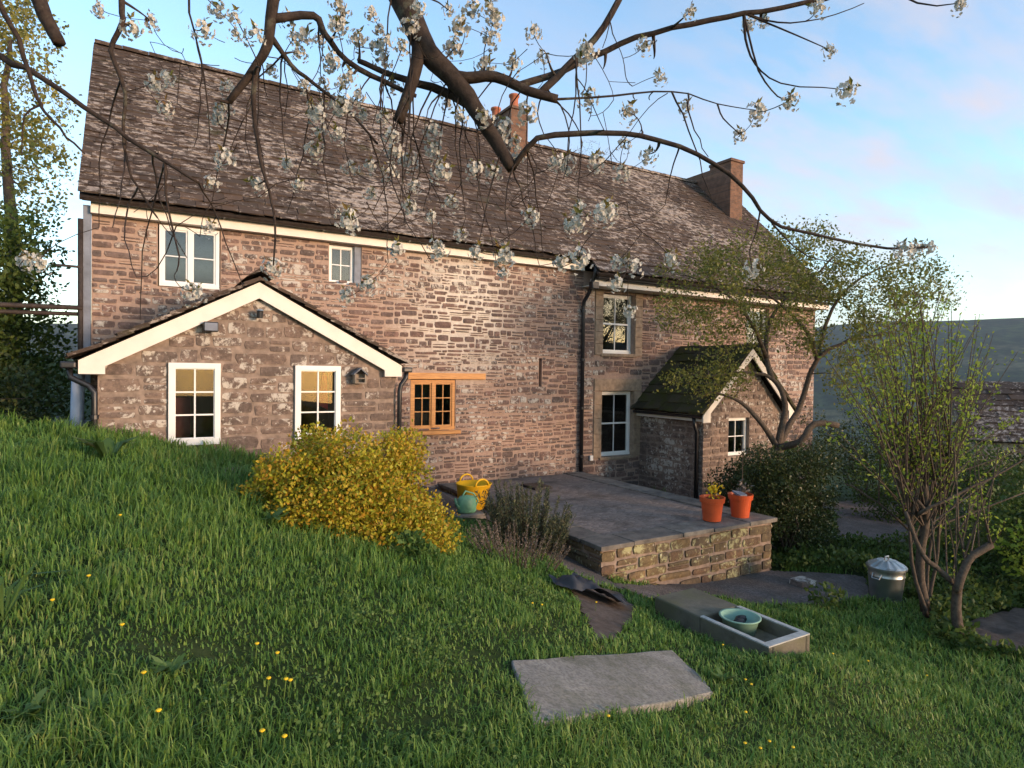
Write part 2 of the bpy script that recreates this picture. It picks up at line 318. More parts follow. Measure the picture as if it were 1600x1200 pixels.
k.L(k.math('MULTIPLY', fr.outputs[0], 2.4), mxs.inputs[0]); k.L(tr.outputs[0], mxs.inputs[1]); k.L(gl.outputs[0], mxs.inputs[2]); k.L(mxs.outputs[0], k.o.inputs[0]); MT['glass'] = k.m

# ================================================================== GROUND
def in_poly(x, y, poly):
    x = np.asarray(x); y = np.asarray(y); r = np.zeros(x.shape, bool); n = len(poly)
    for i in range(n):
        x1, y1 = poly[i][:2]; x2, y2 = poly[(i+1) % n][:2]
        c = ((y1 > y) != (y2 > y)) & (x < (x2-x1)*(y-y1)/((y2-y1)+1e-12)+x1); r ^= c
    return r
def sheet(name, xs, ys, mat, zf, keep=None):
    X, Y = np.meshgrid(xs, ys); Z = zf(X, Y); nx, ny = len(xs), len(ys)
    V = np.stack([X, Y, Z], -1).reshape(-1, 3); i = np.arange(nx*ny).reshape(ny, nx)
    Fq = np.stack([i[:-1, :-1], i[:-1, 1:], i[1:, 1:], i[1:, :-1]], -1).reshape(-1, 4)
    if keep is not None:
        c = V[Fq].mean(1); Fq = Fq[keep(c[:, 0], c[:, 1])]; u, inv = np.unique(Fq, return_inverse=True); V = V[u]; Fq = inv.reshape(-1, 4)
    return np_mesh(name, V, Fq, mat, smooth=True)
def axis_(fine0, fine1, step, far):
    a = np.arange(fine0, fine1, step); g = [fine1]; s = step
    while g[-1] < far: s *= 1.35; g.append(g[-1]+s)
    h = [fine0]; s = step
    while h[-1] > -far: s *= 1.35; h.append(h[-1]-s)
    return np.array(h[::-1][:-1]+list(a)+g)
kind(sheet('ground', axis_(-6, 14, .2, 700), axis_(-3, 14, .2, 700), MT['soil'], gz), 'structure')
path_px = [G(*q)[:2] for q in [(955, 912), (1010, 936), (1100, 928), (1180, 945), (1290, 945), (1360, 935), (1352, 903), (1300, 897), (1213, 893), (1100, 903)]]
path2 = [(4.72, 5.9), (5.2, 5.9), (5.22, 6.5), (5.18, 11.5), (3.45, 11.5), (3.45, 9.6), (4.3, 9.0), (4.75, 8.2), (4.62, 7.0)]
dirt = [G(*q)[:2] for q in [(880, 905), (965, 925), (990, 950), (978, 990), (930, 1005), (918, 975), (900, 940)]]
def wob(x, y): return .05*(vnoise(x, y, 5, 8)-.5), .05*(vnoise(x, y, 5, 11)-.5)
def k_path(x, y): a, b = wob(x, y); return in_poly(x+a, y+b, path_px) | in_poly(x+a, y+b, path2)
def k_dirt(x, y): a, b = wob(x, y); return in_poly(x+2*a, y+2*b, dirt)
kind(sheet('gravel_path', np.arange(3.3, 11, .045), np.arange(4, 11.6, .045), MT['gravel'], lambda x, y: gz(x, y)+.016, k_path), 'structure')
kind(sheet('dirt_path', np.arange(3, 6.5, .045), np.arange(3.5, 8, .045), MT['earth'], lambda x, y: gz(x, y)+.010, k_dirt), 'structure')
drive = [(11.2, 6.9), (12.3, 6.0), (15, 7.4), (19, 9.2), (20, 10.8), (16, 10.4), (13.4, 8.3)]
kind(sheet('gravel_drive', np.arange(10, 20, .1), np.arange(5.5, 11, .1), MT['gravel'], lambda x, y: gz(x, y)+.02, lambda x, y: in_poly(x, y, drive)), 'structure')
bed = [G(*q)[:2] for q in [(1505, 985), (1560, 962), (1640, 950), (1700, 1010), (1600, 1030), (1530, 1012)]]
kind(sheet('flower_bed_soil', np.arange(6, 12, .06), np.arange(1, 6, .06), MT['earth'], lambda x, y: gz(x, y)+.03+.05*vnoise(x, y, 6, 2), lambda x, y: in_poly(x, y, bed)), 'structure')
# far hills: a ring of ground rising beyond the valley
az = np.linspace(R_(-75), R_(120), 120); rr = np.array([520, 800, 1100, 1500, 1900, 2300, 2700, 3200])
A, RR = np.meshgrid(az, rr)
hx = RR*np.cos(A); hy = RR*np.sin(A)
top = 128+26*np.sin(A*2.3+.6)+22*np.sin(A*5.1)+30*(vnoise(hx, hy, .0022, 5)-.5)
HZ = -150+(top+150)*sstep(380, 2300, RR)+14*(vnoise(hx, hy, .006, 4)-.5)
i = np.arange(HZ.size).reshape(HZ.shape); Fq = np.stack([i[:-1, :-1], i[:-1, 1:], i[1:, 1:], i[1:, :-1]], -1).reshape(-1, 4)
kind(np_mesh('hills', np.stack([hx, hy, HZ], -1).reshape(-1, 3), Fq, MT['hill'], smooth=True), 'structure')

# ================================================================== HOUSE
house = thing('stone_house', (8.3, 15, -3.0), 'long stone farmhouse with lichened slate roof, gabled extension and porch', 'house')
XL, XR, YF, YB = -.62, 17.35, 11.5, 18.5
# ---- stone prototypes: unit stone, u,v in [-.5,.5], facing -Y, depth 1
def stone_proto(r):
    us = np.array([-.5, -.22, .22, .5]); vs = np.array([-.5, 0, .5]); V = []
    for j, v in enumerate(vs):
        for i, u in enumerate(us):
            edge = (i in (0, 3)) or (j in (0, 2)); cor = (i in (0, 3)) and (j in (0, 2))
            uu = u*(1-.10*r.random()*(i in (0, 3))-(.07 if cor else 0))+.05*(r.random()-.5)*(not edge)
            vv = v*(1-.14*r.random()*(j in (0, 2))-(.10 if cor else 0))
            V.append((uu, -(.55+.2*r.random() if edge else .85+.3*r.random()), vv))
    ring = [0, 1, 2, 3, 7, 11, 10, 9, 8, 4]
    for q in ring: V.append((V[q][0]*1.03, 0.3, V[q][2]*1.03))
    Fc = [(j*4+i, j*4+i+1, (j+1)*4+i+1, (j+1)*4+i) for j in range(2) for i in range(3)]
    for a in range(10): b = (a+1) % 10; Fc.append((ring[a], 12+a, 12+b, ring[b]))
    return np.array(V), Fc
PR = [stone_proto(np.random.default_rng(100+i)) for i in range(12)]
_pm = {}
def proto_mesh(i, mat):
    if (i, mat.name) not in _pm:
        me = bpy.data.meshes.new('stone'); me.from_pydata(PR[i][0].tolist(), [], PR[i][1]); me.update(); me.materials.append(mat); _pm[(i, mat.name)] = me
    return _pm[(i, mat.name)]
def rubble(u0, u1, z0, z1, hr, wr, holes=(), top=None, seed=1, split=.18, wave=.0, jo=.012, tm=.02):
    r = np.random.default_rng(seed); S = []; z = z0
    while z < z1:
        h = r.uniform(*hr); segs = [(u0, u1)]
        for (a, b, c, d) in holes:
            if z+h*.7 > c and z+h*.3 < d:
                ns = []
                for s in segs:
                    if b <= s[0] or a >= s[1]: ns.append(s)
                    else:
                        if a-s[0] > .03: ns.append((s[0], a))
                        if s[1]-b > .03: ns.append((b, s[1]))
                segs = ns
        for (a, b) in segs:
            u = a
            while u < b-.02:
                wd = r.uniform(*wr)*(1.5 if r.random() < .12 else 1)
                if b-(u+wd) < wr[0]*.7: wd = b-u
                j = jo+jo*r.random()
                zz, hh = z+r.uniform(-.022, .022)+wave*(float(vnoise(u, z, .9, 51))-.5)+wave*.5*(float(vnoise(u, z, 2.6, 52))-.5), h*r.uniform(.8, 1.05)
                if top is None or zz+hh < min(top(u), top(u+wd))+tm:
                    if r.random() < split and h > hr[0]*1.1:
                        t = r.uniform(.4, .6); S.append((u+wd/2, zz+hh*t/2, wd-j, hh*t-j)); S.append((u+wd/2, zz+hh*(t+1)/2, wd-j, hh*(1-t)-j))
                    else: S.append((u+wd/2, zz+hh/2, max(wd-j, .03), max(hh-j, .03)))
                u += wd
        z += h
    return S
def lay(parent, S, O, A, N, mat, depth=.045, nmax=300, seed=3, vis=None):
    r = np.random.default_rng(seed); O = np.array(O, float); A = np.array(A, float); N = np.array(N, float)
    cen = np.array([O+A*s[0]+np.array([0, 0, 1])*s[1] for s in S]); dist = np.linalg.norm(cen, axis=1)
    if vis is not None: dist = dist+np.array([0 if vis(c) else 1000 for c in cen])
    size = np.array([s[2]*s[3] for s in S]); key = np.sqrt(size)/dist
    pick = set(np.argsort(-key)[:nmax].tolist()); V = []; Fc = []; n = 0
    for i, s in enumerate(S):
        p = r.integers(len(PR)); dp = depth*r.uniform(.6, 1.15); rot = r.uniform(-.025, .025)
        M = Matrix(((A[0], -N[0], 0, cen[i][0]), (A[1], -N[1], 0, cen[i][1]), (0, 0, 1, cen[i][2]), (0, 0, 0, 1)))@Matrix.Rotation(rot, 4, 'Y')@Matrix.Diagonal((s[2], dp, s[3], 1))
        if i in pick:
            o = bpy.data.objects.new('stone', proto_mesh(p, mat)); col.objects.link(o); o.parent = parent
            o.matrix_parent_inverse = Matrix.Identity(4); o.matrix_basis = M
        else:
            m = np.array(M); P = PR[p][0]@m[:3, :3].T+m[:3, 3]; V.append(P); Fc += [tuple(q+n for q in f) for f in PR[p][1]]; n += len(P)
    if V:
        me = bpy.data.meshes.new('stonework'); me.from_pydata(np.concatenate(V).tolist(), [], Fc); me.update()
        kind(fin('stonework', me, mat, parent), 'stuff')
def wall_cells(mb, u0, u1, z0, z1, holes, P, th, top=None):
    us = sorted({u0, u1, *[h[0] for h in holes], *[h[1] for h in holes]}); zs = sorted({z0, z1, *[h[2] for h in holes], *[h[3] for h in holes]})
    us = [u for u in us if u0 <= u <= u1]; zs = [z for z in zs if z0 <= z <= z1]
    for a, b in zip(us[:-1], us[1:]):
        for c, d in zip(zs[:-1], zs[1:]):
            if any(h[0] <= (a+b)/2 <= h[1] and h[2] <= (c+d)/2 <= h[3] for h in holes): continue
            mb.add([P(a, c, 0), P(b, c, 0), P(b, d, 0), P(a, d, 0)], [(0, 1, 2, 3)])
    for (a, b, c, d) in holes:          # reveals
        mb.add([P(a, c, 0), P(a, d, 0), P(a, d, th), P(a, c, th)], [(0, 1, 2, 3)]); mb.add([P(b, c, 0), P(b, c, th), P(b, d, th), P(b, d, 0)], [(0, 1, 2, 3)])
        mb.add([P(a, d, 0), P(b, d, 0), P(b, d, th), P(a, d, th)], [(0, 1, 2, 3)]); mb.add([P(a, c, 0), P(a, c, th), P(b, c, th), P(b, c, 0)], [(0, 1, 2, 3)])
# ---- windows
def window(X0, X1, z0, z1, Y, nx, nz, mat, label, fw=.055, lights=1, rail=False, room='dark_room', depth=1.3, sill=None, pw=.018, proud=.04):
    f = MB(); y0, y1 = Y-proud, Y+.05
    f.box(X0, X1, y0, y1, z1-fw, z1); f.box(X0, X1, y0-.012, y1, z0, z0+fw*1.15)
    f.box(X0, X0+fw, y0+.001, y1, z0+fw*1.15, z1-fw); f.box(X1-fw, X1, y0+.001, y1, z0+fw*1.15, z1-fw)
    lw = (X1-X0-2*fw)/lights
    for q in range(1, lights): c = X0+fw+q*lw; f.box(c-fw*.55, c+fw*.55, y0-.004, y1, z0+fw*1.15, z1-fw)
    wo = f.build('window', mat, house); wo['label'] = label
    g = MB()
    for q in range(lights):
        a = X0+fw+q*lw+(fw*.55 if q else 0); b = X0+fw+(q+1)*lw-(fw*.55 if q < lights-1 else 0); c, d = z0+fw*1.15, z1-fw
        s = fw*.5 if lights > 1 or rail else .012
        for (p0, p1, p2, p3) in ((a, b, d-s, d), (a, b, c, c+s)): g.box(p0, p1, Y-.022, Y+.02, p2, p3)
        for (p0, p1) in ((a, a+s), (b-s, b)): g.box(p0, p1, Y-.021, Y+.02, c+s, d-s)
        a += s; b -= s; c += s; d -= s
        xs = np.linspace(a, b, nx+1); zs = np.linspace(c, d, nz+1)
        for x in xs[1:-1]: g.box(x-pw/2, x+pw/2, Y-.016, Y+.012, c, d)
        for t, z in enumerate(zs[1:-1]):
            hw = pw*1.1 if rail and t == (nz-2)//2 else pw/2
            for i in range(nx): g.box(xs[i]+(pw/2 if i else 0), xs[i+1]-(pw/2 if i < nx-1 else 0), Y-.018, Y+.013, z-hw, z+hw)
        for i in range(nx):
            for j in range(nz):
                p = MB(); p.add([(xs[i], Y, zs[j]), (xs[i+1], Y, zs[j]), (xs[i+1], Y, zs[j+1]), (xs[i], Y, zs[j+1])], [(0, 1, 2, 3)]); p.build('pane', MT['glass'], wo)
    g.build('glazing_bar', mat, wo)
    if sill:
        s = MB(); s.box(X0-.07, X1+.07, Y-.2-proud*0, Y+.05, z0-.075, z0-.004); s.build('sill', sill, wo, bevel=.008)
    rm = MB(); x0, x1, ya, yb, za, zb = X0-.25, X1+.25, Y+.055, Y+depth, z0-.3, z1+.2
    rm.add([(x0, ya, za), (x1, ya, za), (x1, yb, za), (x0, yb, za), (x0, ya, zb), (x1, ya, zb), (x1, yb, zb), (x0, yb, zb)], [(0, 1, 2, 3), (7, 6, 5, 4), (1, 5, 6, 2), (3, 7, 4, 0), (2, 6, 7, 3)])
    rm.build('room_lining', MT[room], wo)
    return wo
RC = .16
holes = [(.26, 1.17, 1.29, 2.28), (2.96, 3.56, 1.56, 2.28), (9.29, 10.26, .45, 1.88), (9.30, 10.28, -1.98, -.42), (4.55, 5.52, -1.19, -.17), (7.53, 7.61, -.33, .31), (14.3, 15.25, .45, 1.88)]
wl = MB(); wall_cells(wl, XL, XR, -3.7, 2.33, holes, lambda u, z, t: (u, YF+t, z), RC+.06)
ridgeY, ridgeZ = 15.0, 6.34
for X, sgn in ((XL, -1), (XR, 1)):
    wl.add([(X, YF, -3.4), (X, YB, -3.4), (X, YB, 2.33), (X, ridgeY, ridgeZ-.12), (X, YF, 2.33)], [(0, 4, 3, 2, 1) if sgn < 0 else (0, 1, 2, 3, 4)])
wl.add([(XL, YB, -3.4), (XR, YB, -3.4), (XR, YB, 2.33), (XL, YB, 2.33)], [(3, 2, 1, 0)])
wall = wl.build('wall', MT['mortar'], house)
sh = list(holes)+[(9.05, 10.5, -.42, -.12), (9.05, 9.29, .40, 1.95), (10.26, 10.5, .4, 1.95), (9.05, 9.3, -2.0, -.12), (10.28, 10.5, -2.0, -.12), (4.4, 6.2, -.17, -.03)]
S1 = rubble(XL, 8.72, -2.7, 2.30, (.065, .15), (.09, .36), sh, lambda u: 2.31, 11, .2, .13, .016); S2 = rubble(8.74, XR, -3.6, 1.95, (.10, .18), (.14, .42), sh, lambda u: 1.96, 12, .2, .08, .014)
seen = lambda c: not (c[0] < 3.6 and c[2] < .7) and c[0] < 11.5
lay(wall, S1+S2, (0, YF, 0), (1, 0, 0), (0, -1, 0), MT['stone'], .02, 300, 5, seen)
q = MB(); q.box(9.05, 10.5, YF-.035, YF+.1, -.415, -.125); q.build('lintel', MT['sandstone'], wall, bevel=.01)
for (a, b) in ((9.05, 9.285), (10.265, 10.5)):
    z = .42
    while z < 1.85: h = .2+.1*rnd.random(); q = MB(); q.box(a+.004, b-.004, YF-.03, YF+.1, z+.004, min(z+h, 1.93)-.004); q.build('jamb_stone', MT['sandstone'], wall, bevel=.008); z += h
    z = -1.98
    while z < -.47: h = .25+.12*rnd.random(); q = MB(); q.box(a+.004, b-.004, YF-.03, YF+.1, z+.004, min(z+h, -.425)-.004); q.build('jamb_stone', MT['sandstone'], wall, bevel=.008); z += h
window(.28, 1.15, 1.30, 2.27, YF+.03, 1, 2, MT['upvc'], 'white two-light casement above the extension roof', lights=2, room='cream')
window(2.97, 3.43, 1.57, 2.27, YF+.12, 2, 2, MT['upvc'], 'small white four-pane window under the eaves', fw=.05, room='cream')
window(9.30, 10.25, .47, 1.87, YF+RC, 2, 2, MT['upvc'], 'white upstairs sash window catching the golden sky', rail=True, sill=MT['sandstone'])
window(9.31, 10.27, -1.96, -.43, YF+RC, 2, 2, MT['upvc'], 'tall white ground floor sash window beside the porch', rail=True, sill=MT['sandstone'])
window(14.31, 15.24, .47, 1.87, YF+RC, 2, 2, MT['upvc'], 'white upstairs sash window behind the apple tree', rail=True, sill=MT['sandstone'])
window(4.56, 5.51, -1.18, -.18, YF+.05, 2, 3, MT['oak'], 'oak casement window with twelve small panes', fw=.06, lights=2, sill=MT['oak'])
q = MB(); q.box(4.42, 6.18, YF-.06, YF+.1, -.165, -.04); q.build('oak_lintel', MT['oak'], house, bevel=.006)
q = MB(); q.box(3.432, 3.56, YF+.02, YF+.14, 1.562, 2.278); q.build('window_jamb', MT['lead'], house)
q = MB(); q.box(7.52, 7.62, YF+.12, YF+.2, -.34, .32); q.build('slit_back', MT['black'], house)
# ---- main roof
th = math.atan2(ridgeZ-2.5, ridgeY-11.15); sl = np.array([0, math.cos(th), math.sin(th)]); nr = np.array([0, -math.sin(th), math.cos(th)])
def tile_proto(r):
    V = []; us = np.array([-.5, -.18, .18, .5])
    for zz in (0, 1):
        for i, u in enumerate(us): V.append((u, .10*(r.random()-.5) if True else 0, zz))
        for i, u in enumerate(us): V.append((u, 1.0, zz))
    Fc = [(3, 2, 1, 0, 4, 5, 6, 7), (8, 9, 10, 11, 15, 14, 13, 12), (0, 1, 9, 8), (1, 2, 10, 9), (2, 3, 11, 10), (3, 7, 15, 11), (4, 0, 8, 12)]
    return np.array(V), Fc
TP = [tile_proto(np.random.default_rng(300+i)) for i in range(8)]
_tm = {}
def tiles(parent, T, O, U, Sd, Nn, mat, nmax, seed=4, name='slate', vis=None):
    # T: (u, v, w, len, thick) ; plane origin O, axes U, Sd, Nn
    r = np.random.default_rng(seed); O, U, Sd, Nn = [np.array(a, float) for a in (O, U, Sd, Nn)]
    cen = np.array([O+U*t[0]+Sd*t[1] for t in T]); key = np.array([math.sqrt(t[2]) for t in T])/np.linalg.norm(cen, axis=1)
    if vis is not None: key = key*np.array([1 if vis(c) else .001 for c in cen])
    pick = set(np.argsort(-key)[:nmax].tolist()); V = []; Fc = []; n = 0
    for i, t in enumerate(T):
        p = r.integers(len(TP)); tilt = .075+.03*r.random(); tk = t[4]*r.uniform(.7, 1.3)
        Sx = Sd*math.cos(tilt)-Nn*math.sin(tilt); Nx = Nn*math.cos(tilt)+Sd*math.sin(tilt); a = r.uniform(-.02, .02); Ux = U*math.cos(a)+Sx*math.sin(a)
        c = cen[i]+Nn*(.012+math.sin(tilt)*t[3]+.006*r.random())
        M = Matrix(((Ux[0]*t[2], Sx[0]*t[3], Nx[0]*tk, c[0]), (Ux[1]*t[2], Sx[1]*t[3], Nx[1]*tk, c[1]), (Ux[2]*t[2], Sx[2]*t[3], Nx[2]*tk, c[2]), (0, 0, 0, 1)))
        if i in pick:
            kk = (int(p), mat.name)
            if kk not in _tm:
                me = bpy.data.meshes.new(name); me.from_pydata(TP[p][0].tolist(), [], TP[p][1]); me.update(); me.materials.append(mat); _tm[kk] = me
            o = bpy.data.objects.new(name, _tm[kk]); col.objects.link(o); o.parent = parent; o.matrix_parent_inverse = Matrix.Identity(4)
            # bake shear-free: matrix has orthogonal-ish columns
            o.matrix_basis = M
        else:
            m = np.array(M); P = TP[p][0]@m[:3, :3].T+m[:3, 3]; V.append(P); Fc += [tuple(q_+n for q_ in f) for f in TP[p][1]]; n += len(P)
    if V:
        me = bpy.data.meshes.new('slate_covering'); me.from_pydata(np.concatenate(V).tolist(), [], Fc); me.update(); kind(fin('slate_covering', me, mat, parent), 'stuff')
def course_tiles(u0, u1, v0, v1, ex, wr, ln, thick, seed, shrink=0.0):
    r = np.random.default_rng(seed); T = []; v = v0
    while v < v1-.03:
        e = ex*(1-shrink*(v-v0)/(v1-v0)); u = u0-r.random()*.15
        while u < u1:
            wd = r.uniform(*wr); a, b = max(u, u0-.02), min(u+wd, u1+.02)
            if b-a > .04: T.append(((a+b)/2, v+r.uniform(-.022, .022), (b-a)-.007, min(ln, v1-v+.02), thick))
            u += wd
        v += e
    return T
Lr = math.hypot(ridgeY-11.15, ridgeZ-2.5)
rb = MB(); e0 = np.array([0, 11.15, 2.5])-nr*.03; xa, xb = XL-.13, XR+.05
for (x0, x1, v0) in ((xa, 8.66, 0), (8.66, xb, -.42)):
    a = e0+sl*v0; b = e0+sl*Lr
    rb.prism([(x0, a[1], a[2]), (x1, a[1], a[2]), (x1, b[1], b[2]), (x0, b[1], b[2])], -nr*.05)
bk = np.array([0, YB+.3, 2.2]); rb.add([(xa, ridgeY, ridgeZ-.02), (xb, ridgeY, ridgeZ-.02), (xb, bk[1], bk[2]), (xa, bk[1], bk[2])], [(0, 1, 2, 3)])
roof = rb.build('roof', MT['rust'], house)
T = course_tiles(xa, xb, 0, Lr, .175, (.20, .46), .33, .022, 21, .25)+course_tiles(8.66, xb, -.40, -.02, .19, (.22, .46), .34, .022, 22)
tiles(roof, T, (0, 11.15, 2.5), (1, 0, 0), sl, nr, MT['slate'], 300)
x = xa
while x < xb:
    q = MB(); L_ = .46; x2 = min(x+L_, xb)
    pr = [(.15*math.cos(a), .09*math.sin(a)) for a in np.linspace(-.25, math.pi+.25, 7)]
    vs = [(xx, ridgeY+c_, ridgeZ+.0+s_+dz) for xx, dz in ((x, .012), (x2-.006, 0)) for (c_, s_) in pr]
    q.add(vs, [(i, i+1, i+8, i+7) for i in range(6)]+[tuple(range(6, -1, -1)), tuple(range(7, 14))]); q.build('ridge_tile', MT['slate'], roof); x += L_
# fascia, gutters, downpipes
q = MB(); q.box(XL, 8.62, 11.34, 11.5, 2.30, 2.475); q.build('fascia_board', MT['white'], house)
q = MB(); q.box(8.68, XR, 11.06, 11.2, 1.95, 2.10); q.build('fascia_board', MT['white'], house)
q = MB(); q.box(8.68, XR, 11.2, 11.5, 1.95, 1.97); q.build('soffit_board', MT['white'], house)
def gutter(x0, x1, Y, z):
    g = MB(); pr = [(.06*math.cos(a), .06*math.sin(a)) for a in np.linspace(math.pi, 2*math.pi, 7)]
    g.add([(xx, Y+c_, z+s_) for xx in (x0, x1) for (c_, s_) in pr], [(i, i+1, i+8, i+7) for i in range(6)]+[tuple(range(7)), tuple(range(13, 6, -1))])
    g.tube([(x0, Y-.06, z), (x1, Y-.06, z)], .009, 5); o = g.build('gutter', MT['black'], house)
    for xx in np.arange(x0+.3, x1, 1.6): b = MB(); b.box(xx, xx+.03, Y-.068, Y+.09, z-.072, z-.002); b.build('gutter_bracket', MT['black'], o)
gutter(XL-.1, 8.66, 11.27, 2.51); gutter(8.70, XR, 10.99, 2.13)
def pipe(pts, r, mat, name='downpipe', clips=()):
    g = MB(); g.tube(pts, r, 10); o = g.build(name, mat, house, smooth=True)
    for (x, y, z) in clips: c = MB(); c.lathe((x, y, z-.03), [(r*1.02, 0), (r*1.3, .005), (r*1.3, .055), (r*1.02, .06)], 12); c.build('pipe_collar', mat, o)
    return o
xp = 8.66
pipe([(xp+.02, 11.0, 2.35), (xp+.02, 11.05, 2.2), (xp, 11.12, 1.98), (xp, 11.22, 1.8), (xp, 11.4, 1.62), (xp, 11.42, 1.5), (xp, 11.42, -2.26)], .045, MT['black'], clips=[(xp, 11.42, z) for z in (1.4, .3, -.8, -1.9)])
q = MB(); q.box(xp-.09, xp+.09, 10.98, 11.12, 1.86, 2.02); q.build('rainwater_hopper', MT['black'], house, bevel=.015)
q = MB(); q.box(XL-.1, XL-.005, 11.42, 11.55, -.3, 2.42); q.build('lead_corner_flashing', MT['lead'], house)
pipe([(XL-.13, 11.40, 2.2), (XL-.13, 11.40, -.9)], .035, MT['rust'])
pipe([(XL-.1, 11.38, .87), (-4.6, 11.2, .80)], .035, MT['rust'], 'iron_pipe'); pipe([(XL-.1, 11.44, .78), (-4.6, 11.26, .70)], .03, MT['rust'], 'iron_pipe')
q = MB(); q.tube([(XL-.1, 11.4, 1.48), (XL-.42, 11.3, 1.47)], .02, 8); q.build('overflow_pipe', MT['rust'], house)
# chimneys
ch = MB(); ch.box(15.9, 16.46, 13.5, 14.35, 4.4, 6.76); ch.box(15.902, 16.458, 14.35, 15.6, 5.2, 6.62); ch.box(15.86, 16.5, 13.46, 14.36, 6.70, 6.78)
ch.build('chimney', MT['brick'], roof)
cm = MB(); cm.box(8.38, 8.90, 14.3, 15.9, 5.3, 6.92); cm.box(8.34, 8.94, 14.26, 15.94, 6.92, 6.99); cm.build('chimney', MT['brick'], roof)
for yy in (14.6, 15.6): c = MB(); c.lathe((8.64, yy, 6.99), [(.13, 0), (.11, .25), (.115, .36), (.145, .38), (.145, .43), (.095, .43), (.095, .2)], 14); c.build('chimney_pot', MT['terracotta'], roof, smooth=True)
vp_ = MB(); vp_.tube([(9.95, 14.2, 5.5), (9.95, 14.2, 6.0)], .055, 8); vp_.build('vent_pipe', MT['white'], roof)

# ---- gabled extension
EY = 9.2; ex0, ex1, eav = -.43, 3.40, -.06; apx, apz = 1.41, 1.14
eh = [(.33, .94, -1.01, .06), (1.90, 2.54, -1.0, .05)]
topf = lambda u: eav+.02+(apz-eav)*(1-abs(u-apx)/(apx-ex0+.02))
el = MB(); wall_cells(el, ex0, ex1, -2.9, eav, [(a, b, c, eav+.2) for (a, b, c, d) in eh], lambda u, z, t: (u, EY+t, z), .2)
for (a, b) in ((ex0, .33), (.94, 1.90), (2.54, ex1)):
    pts = [(a, EY, eav), (b, EY, eav), (b, EY, topf(b))]+([(apx, EY, topf(apx))] if a < apx < b else [])+[(a, EY, topf(a))]; el.add(pts, [tuple(range(len(pts)))])
for (a, b, c, d) in eh: el.add([(a, EY, d), (b, EY, d), (b, EY, topf(b)), (a, EY, topf(a))], [(0, 1, 2, 3)])
el.add([(ex0, EY, -2.9), (ex0, YF, -2.9), (ex0, YF, eav), (ex0, EY, eav)], [(3, 2, 1, 0)]); el.add([(ex1, EY, -2.9), (ex1, YF, -2.9), (ex1, YF, eav), (ex1, EY, eav)], [(0, 1, 2, 3)])
ewall = el.build('extension_wall', MT['mortar_grey'], house)
Se = rubble(ex0, ex1, -2.2, 1.2, (.11, .20), (.18, .52), eh, topf, 31, .14, .06, .012, .10)
lay(ewall, Se, (0, EY, 0), (1, 0, 0), (0, -1, 0), MT['stone_grey'], .015, 300, 6, lambda c: c[2] > -1.4)
window(.33, .94, -1.01, .06, EY-.01, 2, 3, MT['upvc'], 'white six-pane window at the left of the extension', fw=.07, room='cream', depth=1.6, pw=.02)
window(1.90, 2.54, -1.0, .05, EY-.01, 2, 3, MT['upvc'], 'white six-pane window above the golden bush', fw=.07, room='dark_room', depth=1.6, pw=.02)
q = MB(); q.box(.36, .62, EY+.6, EY+1.3, -1.2, -.42); q.build('dresser', MT['maroon'], house)
q = MB(); q.prism([(2.36, EY+.5, -.55), (2.5, EY+.5, -.62), (2.48, EY+.5, -.1), (2.42, EY+.5, -.02)], (0, .04, 0)); q.build('hanging_cloth', MT['red'], house)
# barge boards and slates
bw = .215; bl = (-.62, .07); br_ = (3.46, .07)
for (e, s) in ((bl, 1), (br_, -1)):
    q = MB(); x0, z0 = e; k1 = (apz+.03-z0)/(apx-x0)
    pts = [(x0, EY-.10, z0), (apx, EY-.10, apz+.03), (apx, EY-.10, apz+.03-bw), (x0+s*.27, EY-.10, z0+k1*s*.27-bw), (x0+s*.27, EY-.10, z0-.165), (x0, EY-.10, z0-.165)]
    if s > 0: pts = pts[::-1]
    q.prism(pts, (0, .045, 0)); q.build('barge_board', MT['white'], house)
    q = MB(); q.box(min(x0+s*.02, x0+s*.25), max(x0+s*.02, x0+s*.25), EY-.055, EY, z0-.155, z0-.02); q.build('eaves_box', MT['white'], house)
er = MB(); ea = math.atan2(apz-.07, apx+.62)
er.add([(-.66, EY-.12, .06), (apx, EY-.12, apz+.05), (apx, YF, apz+.05), (-.66, YF, .06), (3.5, EY-.12, .06), (3.5, YF, .06)], [(0, 1, 2, 3), (1, 4, 5, 2)])
eroof = er.build('extension_roof', MT['rust'], house)
for s, e in ((1, -.72), (-1, 3.56)):
    Lx = math.hypot(apx-(-.72), apz+.04-.04); Sd = np.array([s*math.cos(ea), 0, math.sin(ea)]); Nn = np.array([-s*math.sin(ea), 0, math.cos(ea)]); U = np.array([0, -s, 0.0])
    L2 = abs(apx-e)/math.cos(ea)
    T = [((-s)*(t[0]), t[1], t[2], t[3], t[4]) for t in course_tiles(EY-.14, YF, 0, L2, .20, (.25, .45), .38, .034, 41+s)]
    T = [(-s*abs(t[0]), *t[1:]) for t in T]
    tiles(eroof, T, (e, 0, .05), U, Sd, Nn, MT['slate'], 60, 7)
for i in range(6):
    y0 = EY-.17+i*.42; q = MB(); q.prism([(apx-.17, y0, apz+.09), (apx, y0, apz+.22), (apx+.17, y0, apz+.09), (apx, y0, apz+.17)], (0, .41, 0)); q.build('ridge_tile', MT['slate'], eroof)
pipe([(-.72, EY+.03, .0), (-.70, EY-.01, -.14), (-.52, EY-.03, -.24), (-.46, EY-.05, -.32), (-.46, EY-.05, -1.3)], .036, MT['black'], clips=[(-.46, EY-.05, -.62)])
pipe([(-.66, EY+.5, -.10), (-.69, EY+.5, -1.3)], .075, MT['bluepipe'], 'soil_pipe')
q = MB(); q.box(-.80, -.64, EY-.14, YF, -.03, .055); q.build('gutter', MT['black'], house, bevel=.02)
